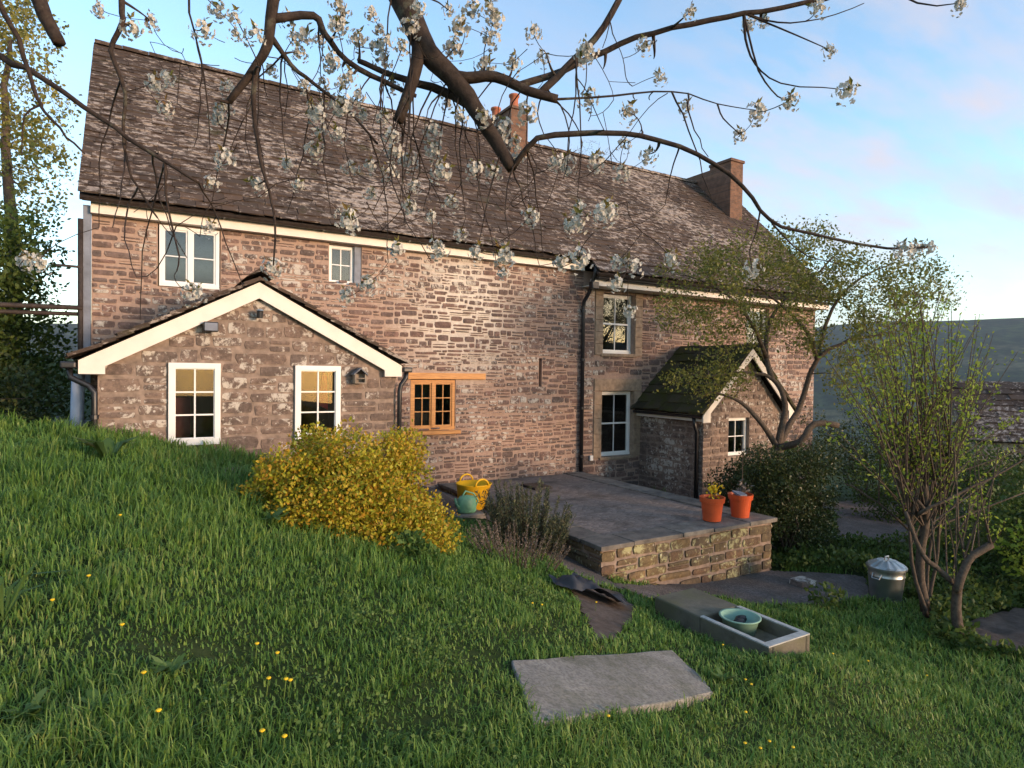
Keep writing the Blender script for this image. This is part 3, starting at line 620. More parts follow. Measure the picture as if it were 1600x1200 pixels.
q = MB(); q.box(3.47, 3.62, EY-.14, YF, -.03, .05); q.build('gutter', MT['black'], house, bevel=.02)
pipe([(3.55, EY-.06, -.02), (3.54, EY-.06, -.12), (3.46, EY-.06, -.22), (3.44, EY-.06, -.32), (3.44, EY-.06, -2.0)], .036, MT['black'])
# ---- porch
PX0, PY, pe, pax, paz = 10.48, 9.5, -.85, 11.8, .50
PX1 = 2*pax-PX0
pl_ = MB(); ph = [(11.28, 11.98, -1.82, -.96)]
wall_cells(pl_, PX0, PX1, -3.3, pe, ph, lambda u, z, t: (u, PY+t, z), .16); pl_.add([(PX0, PY, pe), (PX1, PY, pe), (pax, PY, paz)], [(0, 1, 2)])
pl_.add([(PX0, PY, -3.3), (PX0, YF, -3.3), (PX0, YF, pe), (PX0, PY, pe)], [(3, 2, 1, 0)]); pl_.add([(PX1, PY, -3.3), (PX1, YF, -3.3), (PX1, YF, pe), (PX1, PY, pe)], [(0, 1, 2, 3)])
pwall = pl_.build('porch_wall', MT['mortar_grey'], house)
ptop = lambda u: pe+.04+(paz-pe)*(1-abs(u-pax)/(pax-PX0))
lay(pwall, rubble(PX0-.02, PX1, -3.2, .45, (.12, .17), (.18, .36), ph, ptop, 51, .03, tm=.08), (0, PY, 0), (1, 0, 0), (0, -1, 0), MT['stone_grey'], .02, 150, 8)
lay(pwall, rubble(-YF, -PY+.02, -3.2, pe, (.12, .19), (.2, .5), (), None, 52, .1), (PX0, 0, 0), (0, -1, 0), (-1, 0, 0), MT['stone_grey'], .012, 80, 9)
window(11.29, 11.97, -1.81, -.97, PY+.12, 2, 2, MT['upvc'], 'small white porch window behind the apple tree', fw=.05)
prf = MB(); prf.add([(PX0-.2, PY-.2, pe-.02), (pax, PY-.2, paz+.12), (pax, YF, paz+.12), (PX0-.2, YF, pe-.02), (PX1+.2, PY-.2, pe-.02), (PX1+.2, YF, pe-.02)], [(0, 1, 2, 3), (1, 4, 5, 2)])
proof = prf.build('porch_roof', MT['rust'], house); pa = math.atan2(paz+.14-pe, pax-PX0+.2)
for s, e in ((1, PX0-.24), (-1, PX1+.24)):
    Sd = np.array([s*math.cos(pa), 0, math.sin(pa)]); Nn = np.array([-s*math.sin(pa), 0, math.cos(pa)]); U = np.array([0, -s, 0.0])
    T = [(-s*abs(t[0]), *t[1:]) for t in course_tiles(PY-.22, YF, 0, abs(pax-e)/math.cos(pa), .27, (.28, .55), .42, .045, 61+s)]
    tiles(proof, T, (e, 0, pe-.04), U, Sd, Nn, MT['slate_moss'], 60, 10)
for s, e in ((1, PX0-.22), (-1, PX1+.22)):
    q = MB(); pts = [(e, PY-.2, pe-.02), (pax, PY-.2, paz+.10), (pax, PY-.2, paz-.10), (e+s*.22, PY-.2, pe+.02-.0), (e+s*.22, PY-.2, pe-.17), (e, PY-.2, pe-.17)]
    q.prism(pts[::-1] if s > 0 else pts, (0, .03, 0)); q.build('barge_board', MT['white'], house)
q = MB(); q.box(PX0-.13, PX0-.10, PY-.168, YF, pe-.16, pe-.02); q.build('fascia_board', MT['white'], house)
q = MB(); q.box(PX0-.24, PX0-.14, PY-.16, YF, pe-.09, pe-.03); q.build('gutter', MT['black'], house, bevel=.02)
pipe([(PX0-.17, PY+.12, pe-.08), (PX0-.12, PY+.12, pe-.3), (PX0-.06, PY+.12, pe-.4), (PX0-.06, PY+.12, -3)], .04, MT['black'])
q = MB(); q.box(8.93, 9.02, YF-.07, YF-.03, -2.02, -1.9); q.build('meter_box', MT['upvc'], house, bevel=.008)

# ================================================================== TERRACE
ter = thing('stone_terrace', (6.9, 8.8, -3.1), 'raised stone terrace with flagstone edging in front of the house', 'terrace')
TX0, TX1, TY0, TY1, TZ = 5.17, 8.65, 6.36, 11.46, -2.25
q = MB(); q.box(TX0+.03, TX1-.03, TY0+.03, TY1, -3.4, TZ-.065); tw = q.build('retaining_wall', MT['mortar_grey'], ter)
lay(tw, rubble(TX0+.01, TX1-.02, -3.3, TZ-.075, (.10, .18), (.18, .48), (), None, 71, .12), (0, TY0+.03, 0), (1, 0, 0), (0, -1, 0), MT['stone_terrace'], .035, 200, 12)
lay(tw, rubble(-TY1, -TY0-.01, -3.3, TZ-.075, (.08, .14), (.2, .6), (), None, 72, .12), (TX0+.03, 0, 0), (0, -1, 0), (-1, 0, 0), MT['stone_terrace'], .03, 150, 13)
lay(tw, rubble(TY0, TY1, -3.3, TZ-.075, (.12, .18), (.3, .6), (), None, 73, .05), (TX1-.03, 0, 0), (0, 1, 0), (1, 0, 0), MT['stone_terrace'], .03, 40, 14)
def flag(x0, x1, y0, y1, z=TZ):
    j = lambda: rnd.uniform(-.012, .012); dz = rnd.uniform(-.006, .006); g = .008
    c = [(x0+g+j(), y0+g+j()), (x1-g+j(), y0+g+j()), (x1-g+j(), y1-g+j()), (x0+g+j(), y1-g+j())]
    q = MB(); q.add([(*p, z-.06) for p in c]+[(*p, z+dz+rnd.uniform(-.003, .003)) for p in c], [(3, 2, 1, 0), (4, 5, 6, 7), (0, 1, 5, 4), (1, 2, 6, 5), (2, 3, 7, 6), (3, 0, 4, 7)])
    q.build('flagstone', MT['flag'], ter, bevel=.008)
x = TX0-.03
while x < TX1-.2: w_ = min(rnd.uniform(.5, .95), TX1+.03-x); w_ = TX1+.03-x if TX1+.03-x-w_ < .3 else w_; flag(x, x+w_, TY0-.04, TY0+.44); x += w_
y = TY0+.44
while y < TY1-.3:
    h_ = rnd.uniform(.5, .9); h_ = TY1-y if TY1-y-h_ < .35 else h_; flag(TX0-.03, TX0+.45+rnd.uniform(-.05, .08), y, y+h_); flag(TX1-.42, TX1+.03, y, y+h_); y += h_
k = NM('cobbled_paving'); sv = k.scaled((9, 16, 9)); vo = k.n('ShaderNodeTexVoronoi', Vector=sv, Scale=1.0, feature='DISTANCE_TO_EDGE'); vc = k.n('ShaderNodeTexVoronoi', Vector=sv, Scale=1.0)
c = k.ramp(vc.outputs['Color'], [(0, (.165, .132, .11)), (1, (.28, .225, .19))]); c = k.mix(k.ramp(vo.outputs['Distance'], [(.0, .4), (.12, 0)]), c, (.06, .05, .044)); c = k.mix(k.ramp(k.noise(1.7, 6), [(.5, 0), (.7, .7)]), c, (.05, .043, .036))
cob = k.done(c, .9, k.ramp(vo.outputs['Distance'], [(0, 0), (.3, 1)]), .4, .01, .25)
q = MB(); q.box(TX0+.40, TX1-.36, TY0+.38, TY1, TZ-.2, TZ-.022); q.build('cobbled_paving', cob, ter)

# ================================================================== LOOSE OBJECTS
def pot(x, y, label, flower):
    z = TZ+.005; t = thing('plant_pot', (x, y, z), label, 'plant pot', 'orange pots on the terrace corner')
    q = MB(); q.lathe((x, y, z), [(.0, .0), (.135, 0), (.165, .275), (.185, .28), (.195, .36), (.178, .36), (.170, .31), (.0, .31)], 32); q.build('pot_body', MT['pot'], t, smooth=False)
    q = MB(); q.lathe((x, y, z), [(.0, .318), (.10, .325), (.169, .315)], 20); q.build('compost', MT['compost'], t)
    if flower:
        q = MB(); q.tube([(x+.02, y, z+.31), (x+.03, y-.01, z+.42), (x+.02, y-.02, z+.50)], .006, 5); q.build('stem', MT['stem'], t)
        r = np.random.default_rng(3); P = np.array([x+.02, y-.02, z+.47])+r.normal(0, 1, (70, 3))*(.035, .035, .05); V, Fq = leaf_quads(P, .05, r, aspect=.8); np_mesh('bloom', V, Fq, MT['yellow_fl'], t)
        q = MB(); q.tube([(x+.10, y+.03, z+.3), (x+.14, y+.05, z+.62), (x+.20, y+.05, z+.95)], .005, 5); q.build('twig', MT['bark2'], t)
    else:
        q = MB(); q.tube([(x+.03, y, z+.31), (x+.035, y, z+.70), (x+.03, y, z+1.02)], .008, 6); q.build('cane', MT['bark2'], t)
        r = np.random.default_rng(4); P = np.array([x+.05, y, z+.42])+r.normal(0, 1, (90, 3))*(.035, .035, .06); V, Fq = leaf_quads(P, .06, r); np_mesh('withered_leaves', V, Fq, MT['leaf_grey'], t)
        q = MB(); q.prism([(x-.15, y-.12, z+.34), (x-.02, y-.14, z+.345), (x+.02, y+.02, z+.37), (x-.14, y+.05, z+.39)], (0, 0, .03)); q.build('slate_chip', MT['lead'], t)
def leaf_quads(P, size, r, dirs=None, spread=1.0, aspect=.55, up=.25, sj=.4):
    n = len(P); d = r.normal(0, 1, (n, 3))*spread
    if dirs is not None: d = d*.6+np.asarray(dirs)
    d[:, 2] += up; d /= np.linalg.norm(d, axis=1)[:, None]+1e-9
    a = r.normal(0, 1, (n, 3)); s = np.cross(d, a); s /= np.linalg.norm(s, axis=1)[:, None]+1e-9; nn = np.cross(s, d)
    L = (size*(1+sj*(r.random(n)*2-1)))[:, None]; W = L*aspect*.5
    V = np.stack([P, P+d*L*.45+s*W+nn*L*.06, P+d*L, P+d*L*.45-s*W+nn*L*.06], 1).reshape(-1, 3)
    return V, np.arange(n*4).reshape(n, 4)
pot(7.62, 6.70, 'orange plastic pot holding one yellow flower on the terrace', True)
pot(8.22, 6.66, 'orange plastic pot with a cane and withered plant on the terrace', False)
q = MB(); c0 = onZ(838, 760, TZ); mxx, myy = c0[0], c0[1]
mt_ = thing('door_mat', (mxx, myy, TZ), 'black ribbed rubber mat lying on the terrace', 'mat')
q.box(mxx-.2, mxx+.2, myy-.27, myy+.27, TZ-.012, TZ+.012); q.build('mat_base', MT['rubber'], mt_)
for i in range(11): q = MB(); q.box(mxx-.19, mxx+.19, myy-.25+i*.046, myy-.225+i*.046, TZ+.012, TZ+.03); q.build('rib', MT['rubber'], mt_)
# yellow trug and watering can beside the rosemary
g0 = np.array([4.75, 9.25]); gzv = float(gz(*g0))
tb = thing('yellow_trug', (*g0, gzv), 'yellow flexible rubber bucket with two handles behind the rosemary', 'bucket')
q = MB(); q.lathe((*g0, gzv+.02), [(0, 0), (.21, 0), (.29, .40), (.305, .41), (.29, .42), (.205, .02), (0, .02)], 32, lean=(.12, 0)); q.build('bucket_body', MT['tub'], tb, smooth=True)
for s in (-1, 1):
    q = MB(); q.tube([(g0[0]+.05+.12*math.cos(a), g0[1]+s*.285, gzv+.43+.11*math.sin(a)) for a in np.linspace(0, math.pi, 9)], .016, 8); q.build('handle', MT['tub'], tb, smooth=True)
g1 = np.array([4.40, 8.72]); z1 = float(gz(*g1))+.06
wc = thing('watering_can', (*g1, z1), 'faded green plastic watering can in front of the yellow bucket', 'watering can')
q = MB(); q.lathe((*g1, z1), [(0, 0), (.125, 0), (.14, .02), (.135, .2), (.10, .25), (.0, .27)], 24, 1.15, .85); q.build('can_body', MT['can'], wc, smooth=True)
q = MB(); q.tube([(g1[0]-.10, g1[1], z1+.22), (g1[0]-.02, g1[1], z1+.33), (g1[0]+.12, g1[1], z1+.28), (g1[0]+.2, g1[1], z1+.16), (g1[0]+.15, g1[1], z1+.06)], .014, 8); q.build('handle', MT['can'], wc, smooth=True)
q = MB(); q.tube([(g1[0]-.12, g1[1]-.02, z1+.06), (g1[0]-.2, g1[1]-.05, z1+.14), (g1[0]-.23, g1[1]-.06, z1+.24)], [.03, .022, .018], 8); q.build('spout', MT['can'], wc, smooth=True)
q = MB(); q.box(g1[0]-.25, g1[0]+.25, g1[1]-.2, g1[1]+.2, z1-.2, z1-.004); tag(q.build('stone_block', MT['flag'], bevel=.015), 'low stone block carrying the green watering can', 'stone')
# dustbin
bc = np.array([9.0, 4.80]); bz = float(gz(*bc))
bn = thing('dustbin', (*bc, bz), 'galvanised steel dustbin with ridged lid by the gravel path', 'dustbin')
HB = .82
ring = [(.0, 0), (.185, 0), (.195, .02), (.225, .40), (.232, .41), (.225, .42), (.232, .53), (.24, .54), (.235, .55)]
ring = [(a, b*HB) for a, b in ring]; q = MB(); q.lathe((*bc, bz), ring, 40); q.build('bin_body', MT['galv'], bn, smooth=True)
q = MB(); n_ = 48; prf_ = [(.252, .53), (.255, .56), (.235, .575), (.12, .635), (.03, .65), (0, .65)]
q.lathe((*bc, bz), [(a, b-.55*(1-HB)) for a, b in prf_], n_); bz -= .55*(1-HB)
for i_ in range(len(q.v)):
    kx = i_ % n_
    if 2*n_ <= i_ < 4*n_ and kx % 4 < 2: q.v[i_] = (q.v[i_][0], q.v[i_][1], q.v[i_][2]+.008)
q.build('lid', MT['galv'], bn)
q = MB(); q.tube([(bc[0]-.05, bc[1], bz+.645), (bc[0]-.04, bc[1], bz+.69), (bc[0]+.04, bc[1], bz+.69), (bc[0]+.05, bc[1], bz+.645)], .01, 6); q.build('lid_handle', MT['galv'], bn)
q = MB(); q.tube([(bc[0]-.228, bc[1]-.06, bz+.48), (bc[0]-.27, bc[1]-.05, bz+.42), (bc[0]-.27, bc[1]+.05, bz+.42), (bc[0]-.228, bc[1]+.06, bz+.48)], .009, 6); q.build('side_handle', MT['galv'], bn)
# stone trough
tz = -2.5; x0, x1, y0, y1 = 4.99, 5.61, 3.69, 5.18; ym = 4.52; wt = .06
tr_ = thing('stone_trough', (5.3, 4.4, -2.85), 'long stone trough sunk in the grass with a basin at one end', 'trough')
q = MB(); q.box(x0, x1, ym, y1, -2.95, tz); q.box(x0, x0+wt, y0, ym, -2.95, tz); q.box(x1-wt, x1, y0, ym, -2.95, tz); q.box(x0+wt, x1-wt, y0, y0+wt+.02, -2.95, tz); q.box(x0+wt, x1-wt, y0+wt+.02, ym, -2.95, tz-.13)
q.build('trough_body', MT['trough'], tr_, bevel=.018)
q = MB(); zz = tz+.003
for a in ((x0+.004, x0+wt-.004, y0+.09, ym), (x1-wt+.004, x1-.004, y0+.09, ym), (x0+.004, x1-.004, y0+.004, y0+.086)): q.box(*a, tz-.01, zz)
q.build('worn_rim', MT['glaze'], tr_)
bo = np.array([5.30, 4.27, tz-.129])
bw_ = thing('washing_up_bowl', bo, 'round pale green plastic bowl standing in the stone trough', 'bowl')
q = MB(); q.lathe(bo, [(0, 0), (.15, 0), (.185, .15), (.207, .155), (.207, .166), (.18, .163), (.145, .012), (0, .012)], 36); q.build('bowl_body', MT['bowl'], bw_, smooth=True)
for i, (dx, dy) in enumerate(((-.04, -.02), (.05, .03))):
    q = MB(); c = bo+np.array([dx, dy, .10]); q.lathe(c, [(0, -.035), (.04, -.03), (.055, 0), (.045, .035), (0, .045)], 12, 1.5, .8); sh_ = q.build('dark_shoe', MT['rubber'], None, smooth=True)
    tag(sh_, ('black rubber shoe at the near side of the green bowl', 'black rubber shoe at the far side of the green bowl')[i], 'shoe', 'shoes in the bowl')
# concrete slab
cs = [G(p_[0], p_[1]+4)+np.array([0, 0, .035]) for p_ in [(835, 1137), (1113, 1087), (1105, 1068), (1050, 1017), (797, 1035)]]
csm = np.mean(cs, 0); cs2 = []
for i_ in range(len(cs)):
    a_, b_2 = cs[i_], cs[(i_+1) % len(cs)]
    for t_ in np.linspace(0, 1, 7)[:-1]: cs2.append(a_+(b_2-a_)*t_+np.array([rnd.uniform(-.012, .012), rnd.uniform(-.012, .012), 0]))
q = MB(); q.prism([(*p_[:2], p_[2]-.09) for p_ in cs2], (0, 0, .09)); q.f[0] = q.f[0][::-1]; q.f[1] = q.f[1][::-1]
for i_ in range(2, len(q.f)): q.f[i_] = q.f[i_][::-1]
tag(q.build('concrete_slab', MT['concrete'], None, bevel=.012), 'bare grey concrete slab lying flat in the lawn', 'slab')
# crumpled plastic sheet
tp = G(905, 928); X, Y = np.meshgrid(np.linspace(-.32, .55, 40), np.linspace(-.2, .2, 20)); Y = Y*(1+.35*np.sin(X*7))+.06*np.sin(X*11)
Z = .015+.13*vnoise(X+.4*Y, Y*.6, 7, 4)**2+.04*vnoise(X, Y, 15, 5)*np.cos(np.clip(Y/.17, -1, 1)*1.5)+.05*vnoise(X, Y, 17, 6)
Xw = tp[0]+X*.87+Y*.3; Yw = tp[1]-X*.35+Y; V = np.stack([Xw, Yw, gz(Xw, Yw)+Z+.01], -1).reshape(-1, 3); i = np.arange(V.shape[0]).reshape(X.shape)
tag(np_mesh('plastic_sheet', V, np.stack([i[:-1, :-1], i[:-1, 1:], i[1:, 1:], i[1:, :-1]], -1).reshape(-1, 4), MT['tarp'], None, True), 'crumpled dark plastic sheet at the foot of the terrace', 'sheet')
# things fixed to the extension gable
q = thing('security_light', (.81, 9.13, .5), 'black square floodlight under the left gable slope', 'light')
m_ = MB(); m_.box(.72, .90, 9.02, 9.10, .47, .60); m_.build('lamp_head', MT['black'], q, bevel=.015); m_ = MB(); m_.box(.77, .85, 9.10, 9.17, .50, .57); m_.build('bracket', MT['black'], q)
m_ = MB(); m_.box(.735, .885, 9.012, 9.021, .485, .585); m_.build('lens', MT['lead'], q)
q = thing('round_lamp', (1.41, 9.13, .70), 'small dark lamp with pale top near the gable peak', 'light')
m_ = MB(); m_.lathe((1.41, 9.06, .68), [(0, 0), (.035, 0), (.045, .09), (.03, .1), (0, .1)], 14); m_.build('lamp_body', MT['black'], q); m_ = MB(); m_.lathe((1.41, 9.06, .781), [(0, .03), (.05, .012), (.055, 0)], 14); m_.build('lamp_cap', MT['galv'], q); m_ = MB(); m_.box(1.385, 1.435, 9.08, 9.17, .70, .75); m_.build('arm', MT['black'], q)
q = thing('bird_box', (2.80, 9.12, -.2), 'little wooden bird feeder house hung on the extension wall', 'bird box')
m_ = MB()
for a in ((2.715, 2.735), (2.865, 2.885)): m_.box(*a, 9.04, 9.165, -.2, -.06)
m_.box(2.735, 2.865, 9.04, 9.165, -.2, -.185); m_.box(2.735, 2.865, 9.045, 9.06, -.13, -.118); m_.box(2.735, 2.865, 9.15, 9.165, -.185, -.06); m_.build('box_frame', MT['wood_box'], q)
m_ = MB(); m_.prism([(2.69, 9.02, -.065), (2.80, 9.02, .03), (2.80, 9.02, .012), (2.70, 9.02, -.08)][::-1], (0, .15, 0)); m_.prism([(2.91, 9.02, -.065), (2.80, 9.02, .03), (2.80, 9.02, .012), (2.90, 9.02, -.08)], (0, .15, 0)); m_.build('pitched_roof', MT['wood_grey'], q)
# pallets behind the lawn crest at the left
for pi, (px, yy, tilt, lab) in enumerate(((92, 10.3, .75, 'weathered grey pallet leaning steeply beside the blue-grey pipe'), (45, 10.5, 1.25, 'weathered grey pallet lying low behind the lawn edge'))):
    b0 = onY(px, 690, yy); t = thing('wooden_pallet', (b0[0], yy, b0[2]-.3), lab, 'pallet'); ux = np.array([.85, -.5, 0]); uz = np.array([math.sin(tilt)*.5, math.sin(tilt)*.8, math.cos(tilt)]); uz /= np.linalg.norm(uz); un = np.cross(ux, uz); o_ = np.array([b0[0], yy, b0[2]-.25])
    for j in range(6): m_ = MB(); c = o_+uz*(j*.115); m_.prism([c-ux*.35, c+ux*.35, c+ux*.35+uz*.085, c-ux*.35+uz*.085], un*.02); m_.build('slat', MT['wood_grey'], t)
    for j in (-.33, 0, .29): m_ = MB(); c = o_+ux*j+un*.021; m_.prism([c, c+ux*.05, c+ux*.05+uz*.68, c+uz*.68], un*.06); m_.build('bearer', MT['wood_grey'], t)
# low stones near the pallets and bush
for i, (px, py, s, lab) in enumerate(((45, 672, .16, 'rough flat stone at the far lawn edge by the pallets'), (352, 735, .2, 'grey stone half buried beneath the extension wall'), (1250, 905, .22, 'mossy stone at the foot of the dark hedge'))):
    g_ = G(px, py+8); V = PR[i][0]*np.array([s*1.6, s, s*.6])+g_+np.array([0, 0, s*.12]); q = MB(); q.add(V, PR[i][1]); tag(q.build('loose_stone', MT['stone_grey'], None), lab, 'stone')
# barn roof beyond the garden on the right
bnR = thing('barn', (24.5, 6.5, -4.3), 'low barn with dark slate roof half hidden by shrubs', 'barn')
ua = np.array([.62, -.785, 0]); va = np.array([.785, .62, 0]); bc_ = np.array([24.6, 6.6, 0]); P_ = lambda a, b, z: tuple(bc_+ua*a+va*b+np.array([0, 0, z]))
q = MB(); q.add([P_(-4.2, -2.4, -5), P_(5, -2.4, -5), P_(5, -2.4, -1.6), P_(-4.2, -2.4, -1.6), P_(-4.2, 2.4, -5), P_(5, 2.4, -5), P_(5, 2.4, -1.6), P_(-4.2, 2.4, -1.6), P_(-4.2, 0, -.25), P_(5, 0, -.25)], [(0, 1, 2, 3), (5, 4, 7, 6), (4, 0, 3, 8, 7), (1, 5, 6, 9, 2)]); q.build('wall', MT['stone_grey'], bnR)
q = MB(); q.add([P_(-4.4, -2.7, -1.75), P_(5.2, -2.7, -1.75), P_(5.2, 0, -.12), P_(-4.4, 0, -.12), P_(5.2, 2.7, -1.75), P_(-4.4, 2.7, -1.75)], [(0, 1, 2, 3), (3, 2, 4, 5)]); br0 = q.build('roof', MT['rust'], bnR)
ba = math.atan2(1.63, 2.7); tiles(br0, course_tiles(-4.4, 5.2, 0, 3.15, .3, (.3, .6), .45, .03, 91), P_(0, -2.72, -1.77), ua, va*math.cos(ba)+np.array([0, 0, math.sin(ba)]), -va*math.sin(ba)+np.array([0, 0, math.cos(ba)]), MT['slate'], 60, 15)

# ================================================================== PLANTS
class Tree:
    def __init__(s, seed): s.p = []; s.chains = []; s.r = np.random.default_rng(seed); s.tips = []; s.rad = []
    def path(s, pts, r0, r1, start=None, sub=3, wob=.012):
        pts = [np.array(q, float) for q in pts]
        if start is not None: pts = [s.p[start]]+pts
        out = []; m = len(pts)                      # Catmull-Rom
        for i in range(m-1):
            a, b, c, d = pts[max(i-1, 0)], pts[i], pts[i+1], pts[min(i+2, m-1)]
            for t in np.linspace(0, 1, sub, endpoint=False): out.append(.5*((2*b)+(c-a)*t+(2*a-5*b+4*c-d)*t*t+(3*b-a-3*c+d)*t**3))
        out.append(pts[-1]); L = len(out); sc_ = np.linalg.norm(out[-1]-out[0])
        out = [o+(s.r.normal(0, wob*sc_/4, 3) if 0 < i < L-1 else 0) for i, o in enumerate(out)]
        rd = [r0+(r1-r0)*(i/(L-1))**.8 for i in range(L)]; s.chains.append((out, rd)); b = len(s.p)
        s.p += out; s.rad += rd; return b+L-1
    def near(s, q): P = np.array(s.p); d = ((P-q)**2).sum(1); j = int(d.argmin()); return j, math.sqrt(d[j])
    def attach(s, q, rs=.006, rt=.0018, bend=.25, sag=0, keep=True):
        j, d = s.near(q); a = s.p[j]; q = np.array(q, float); mid = (a+q)/2+s.r.normal(0, 1, 3)*d*bend*.5+np.array([0, 0, -sag*d])
        out = [(1-t)**2*a+2*t*(1-t)*mid+t*t*q for t in np.linspace(0, 1, 5)]; r0 = min(s.rad[j]*.75, rs)
        rd = list(np.linspace(r0, rt, 5)); s.chains.append((out, rd)); s.tips.append(out)
        if keep: s.p += out[1:]; s.rad += rd[1:]
        return out
    def grow(s, tips, **kw):
        P = np.array(s.p); tips = np.asarray(tips); d = np.array([((P-t)**2).sum(1).min() for t in tips])
        for i in np.argsort(d): s.attach(tips[i], **kw)
    def wood(s, name, mat, parent, thick=.02):
        a, b = MB(), MB()
        for pts, rd in s.chains: (a if rd[0] >= thick else b).tube(pts, rd, 9 if rd[0] >= thick else 4, cap=rd[0] >= thick)
        o = a.build(name, mat, parent, True) if a.v else None
        if b.v: kind(b.build('twigs', mat, parent, True), 'stuff')
        return o
    def leafpts(s, per, spread, t0=.35):
        out = []
        for ch in s.tips:
            ch = np.array(ch); t = t0+(1-t0)*s.r.random(per); f = t*(len(ch)-1); i = np.minimum(f.astype(int), len(ch)-2); out.append(ch[i]+(ch[i+1]-ch[i])*(f-i)[:, None]+s.r.normal(0, spread, (per, 3)))
        return np.concatenate(out)
def ell_px(r, ells, n, D, dd):
    ws = np.array([e[2]*e[3] for e in ells], float); ws /= ws.sum(); out = []
    for e in r.choice(len(ells), n, p=ws):
        x, y, a, b = ells[e]; t = r.random()*2*math.pi; q_ = math.sqrt(r.random()); out.append(onD(x+a*q_*math.cos(t), y+b*q_*math.sin(t), D+r.normal(0, dd)))
    return np.array(out)
# ---- apple tree by the porch
at_ = thing('apple_tree', (11, 8, -3.1), 'crooked apple tree in young leaf beside the porch', 'tree'); T_ = Tree(1); D0 = 12.4
pD = lambda L, d=0: [onD(x, y, D0+d) for (x, y) in L]
b_ = T_.path([onD(1224, 815, D0), onD(1218, 745, D0), onD(1214, 700, D0)], .145, .115)
j1 = T_.path(pD([(1195, 668), (1168, 638), (1145, 622), (1112, 612)], -.2), .065, .02, b_)
j2 = T_.path(pD([(1226, 645), (1222, 612), (1207, 592), (1187, 584), (1150, 582), (1090, 590)], .1), .075, .015, b_)
j3 = T_.path(pD([(1246, 641), (1277, 561), (1330, 529), (1375, 522), (1440, 470)], .5), .075, .015, b_)
j4 = T_.path(pD([(1250, 690), (1272, 662), (1310, 665)], -.4), .075, .055, b_)
s_ = T_.near(onD(1207, 592, D0))[0]; T_.path(pD([(1196, 540), (1215, 480), (1262, 440), (1310, 395)], .4), .06, .015, s_)
s_ = T_.near(onD(1200, 545, D0))[0]; T_.path(pD([(1165, 490), (1120, 450), (1070, 430)], -.5), .045, .012, s_)
s_ = T_.near(onD(1277, 561, D0+.4))[0]; T_.path(pD([(1262, 520), (1235, 490), (1180, 440), (1150, 400)], .2), .05, .012, s_); T_.path(pD([(1300, 480), (1350, 430), (1400, 410)], 1.0), .05, .012, s_)
els = [(1105, 430, 80, 45), (1180, 420, 90, 60), (1270, 415, 85, 60), (1370, 440, 80, 55), (1440, 450, 65, 45), (1140, 510, 95, 45), (1290, 500, 90, 55), (1245, 365, 55, 22), (1060, 490, 45, 28), (1350, 590, 60, 50), (1100, 590, 70, 35), (1390, 520, 60, 40)]
T_.grow(ell_px(T_.r, els, 900, D0, 1.0), rs=.014, rt=.003, bend=.35)
T_.wood('trunk', MT['bark2'], at_); P = T_.leafpts(28, .11, .2); V, Fq = leaf_quads(P, .058, T_.r, aspect=.6); np_mesh('crown', V, Fq, MT['leaf_apple'], at_)
# ---- upright shrub on the right
def shoots(name, loc, label, cat, seed, base, top_, D, n, xr, yr, mat, leaf=.05, per=60, trunk=(.10, .07), extra=()):
    t = thing(name, loc, label, cat); T = Tree(seed)
    e = T.path([onD(x, y, D) for (x, y) in base], *trunk)
    for ex in extra: T.path([onD(x, y, D+ex[1]) for (x, y) in ex[0]], ex[2], ex[3], T.near(onD(*ex[0][0], D))[0])
    r = T.r
    for i in range(n):
        x1 = r.uniform(*xr) if i % 3 or n < 50 else r.normal(top_[0]-20, 80); y1 = yr[0]+(yr[1]-yr[0])*(abs((x1-top_[0])/(max(xr[1]-top_[0], top_[0]-xr[0])))**1.3)+r.uniform(-10, 130)
        sx, sy = top_[0]+r.uniform(-60, 60), top_[1]+r.uniform(-40, 110); d2 = D+r.normal(0, .55)
        j = T.near(onD(sx, sy, D))[0]; mid = onD(sx+(x1-sx)*.35+r.uniform(-12, 12), sy+(y1-sy)*.45, (D+d2)/2)
        a = T.p[j]; q = onD(x1, y1, d2); out = [(1-u)**2*a+2*u*(1-u)*mid+u*u*q for u in np.linspace(0, 1, 7)]
        T.chains.append((out, list(np.linspace(min(.012, T.rad[j]), .003, 7)))); T.tips.append(out)
    T.wood('trunk', MT['bark2'] if name != 'x' else MT['bark'], t); P = T.leafpts(per, .035, .22); V, Fq = leaf_quads(P, leaf, r, aspect=.5, up=.5); np_mesh('crown', V, Fq, mat, t)
    return t
shoots('upright_shrub', (8.8, 4.2, -3.05), 'many-stemmed shrub with upright shoots of fresh green leaves', 'shrub', 2, [(1446, 955), (1438, 880), (1447, 800), (1440, 740)], (1440, 745), 8.1, 120, (1275, 1600), (430, 560), MT['leaf_willow'], .05, 46, (.06, .045),
       [([(1446, 955), (1425, 880), (1418, 800), (1395, 720)], -.15, .035, .012), ([(1446, 955), (1462, 890), (1470, 810), (1490, 730)], .2, .032, .012), ([(1446, 955), (1452, 860), (1462, 780), (1450, 690)], .35, .03, .012), ([(1440, 790), (1400, 745), (1365, 690)], -.2, .03, .008), ([(1440, 800), (1500, 770), (1570, 735), (1640, 690)], -.4, .028, .008), ([(1445, 830), (1520, 800), (1600, 770)], .3, .022, .008), ([(1440, 850), (1390, 800), (1340, 765), (1320, 755)], .2, .022, .008)])
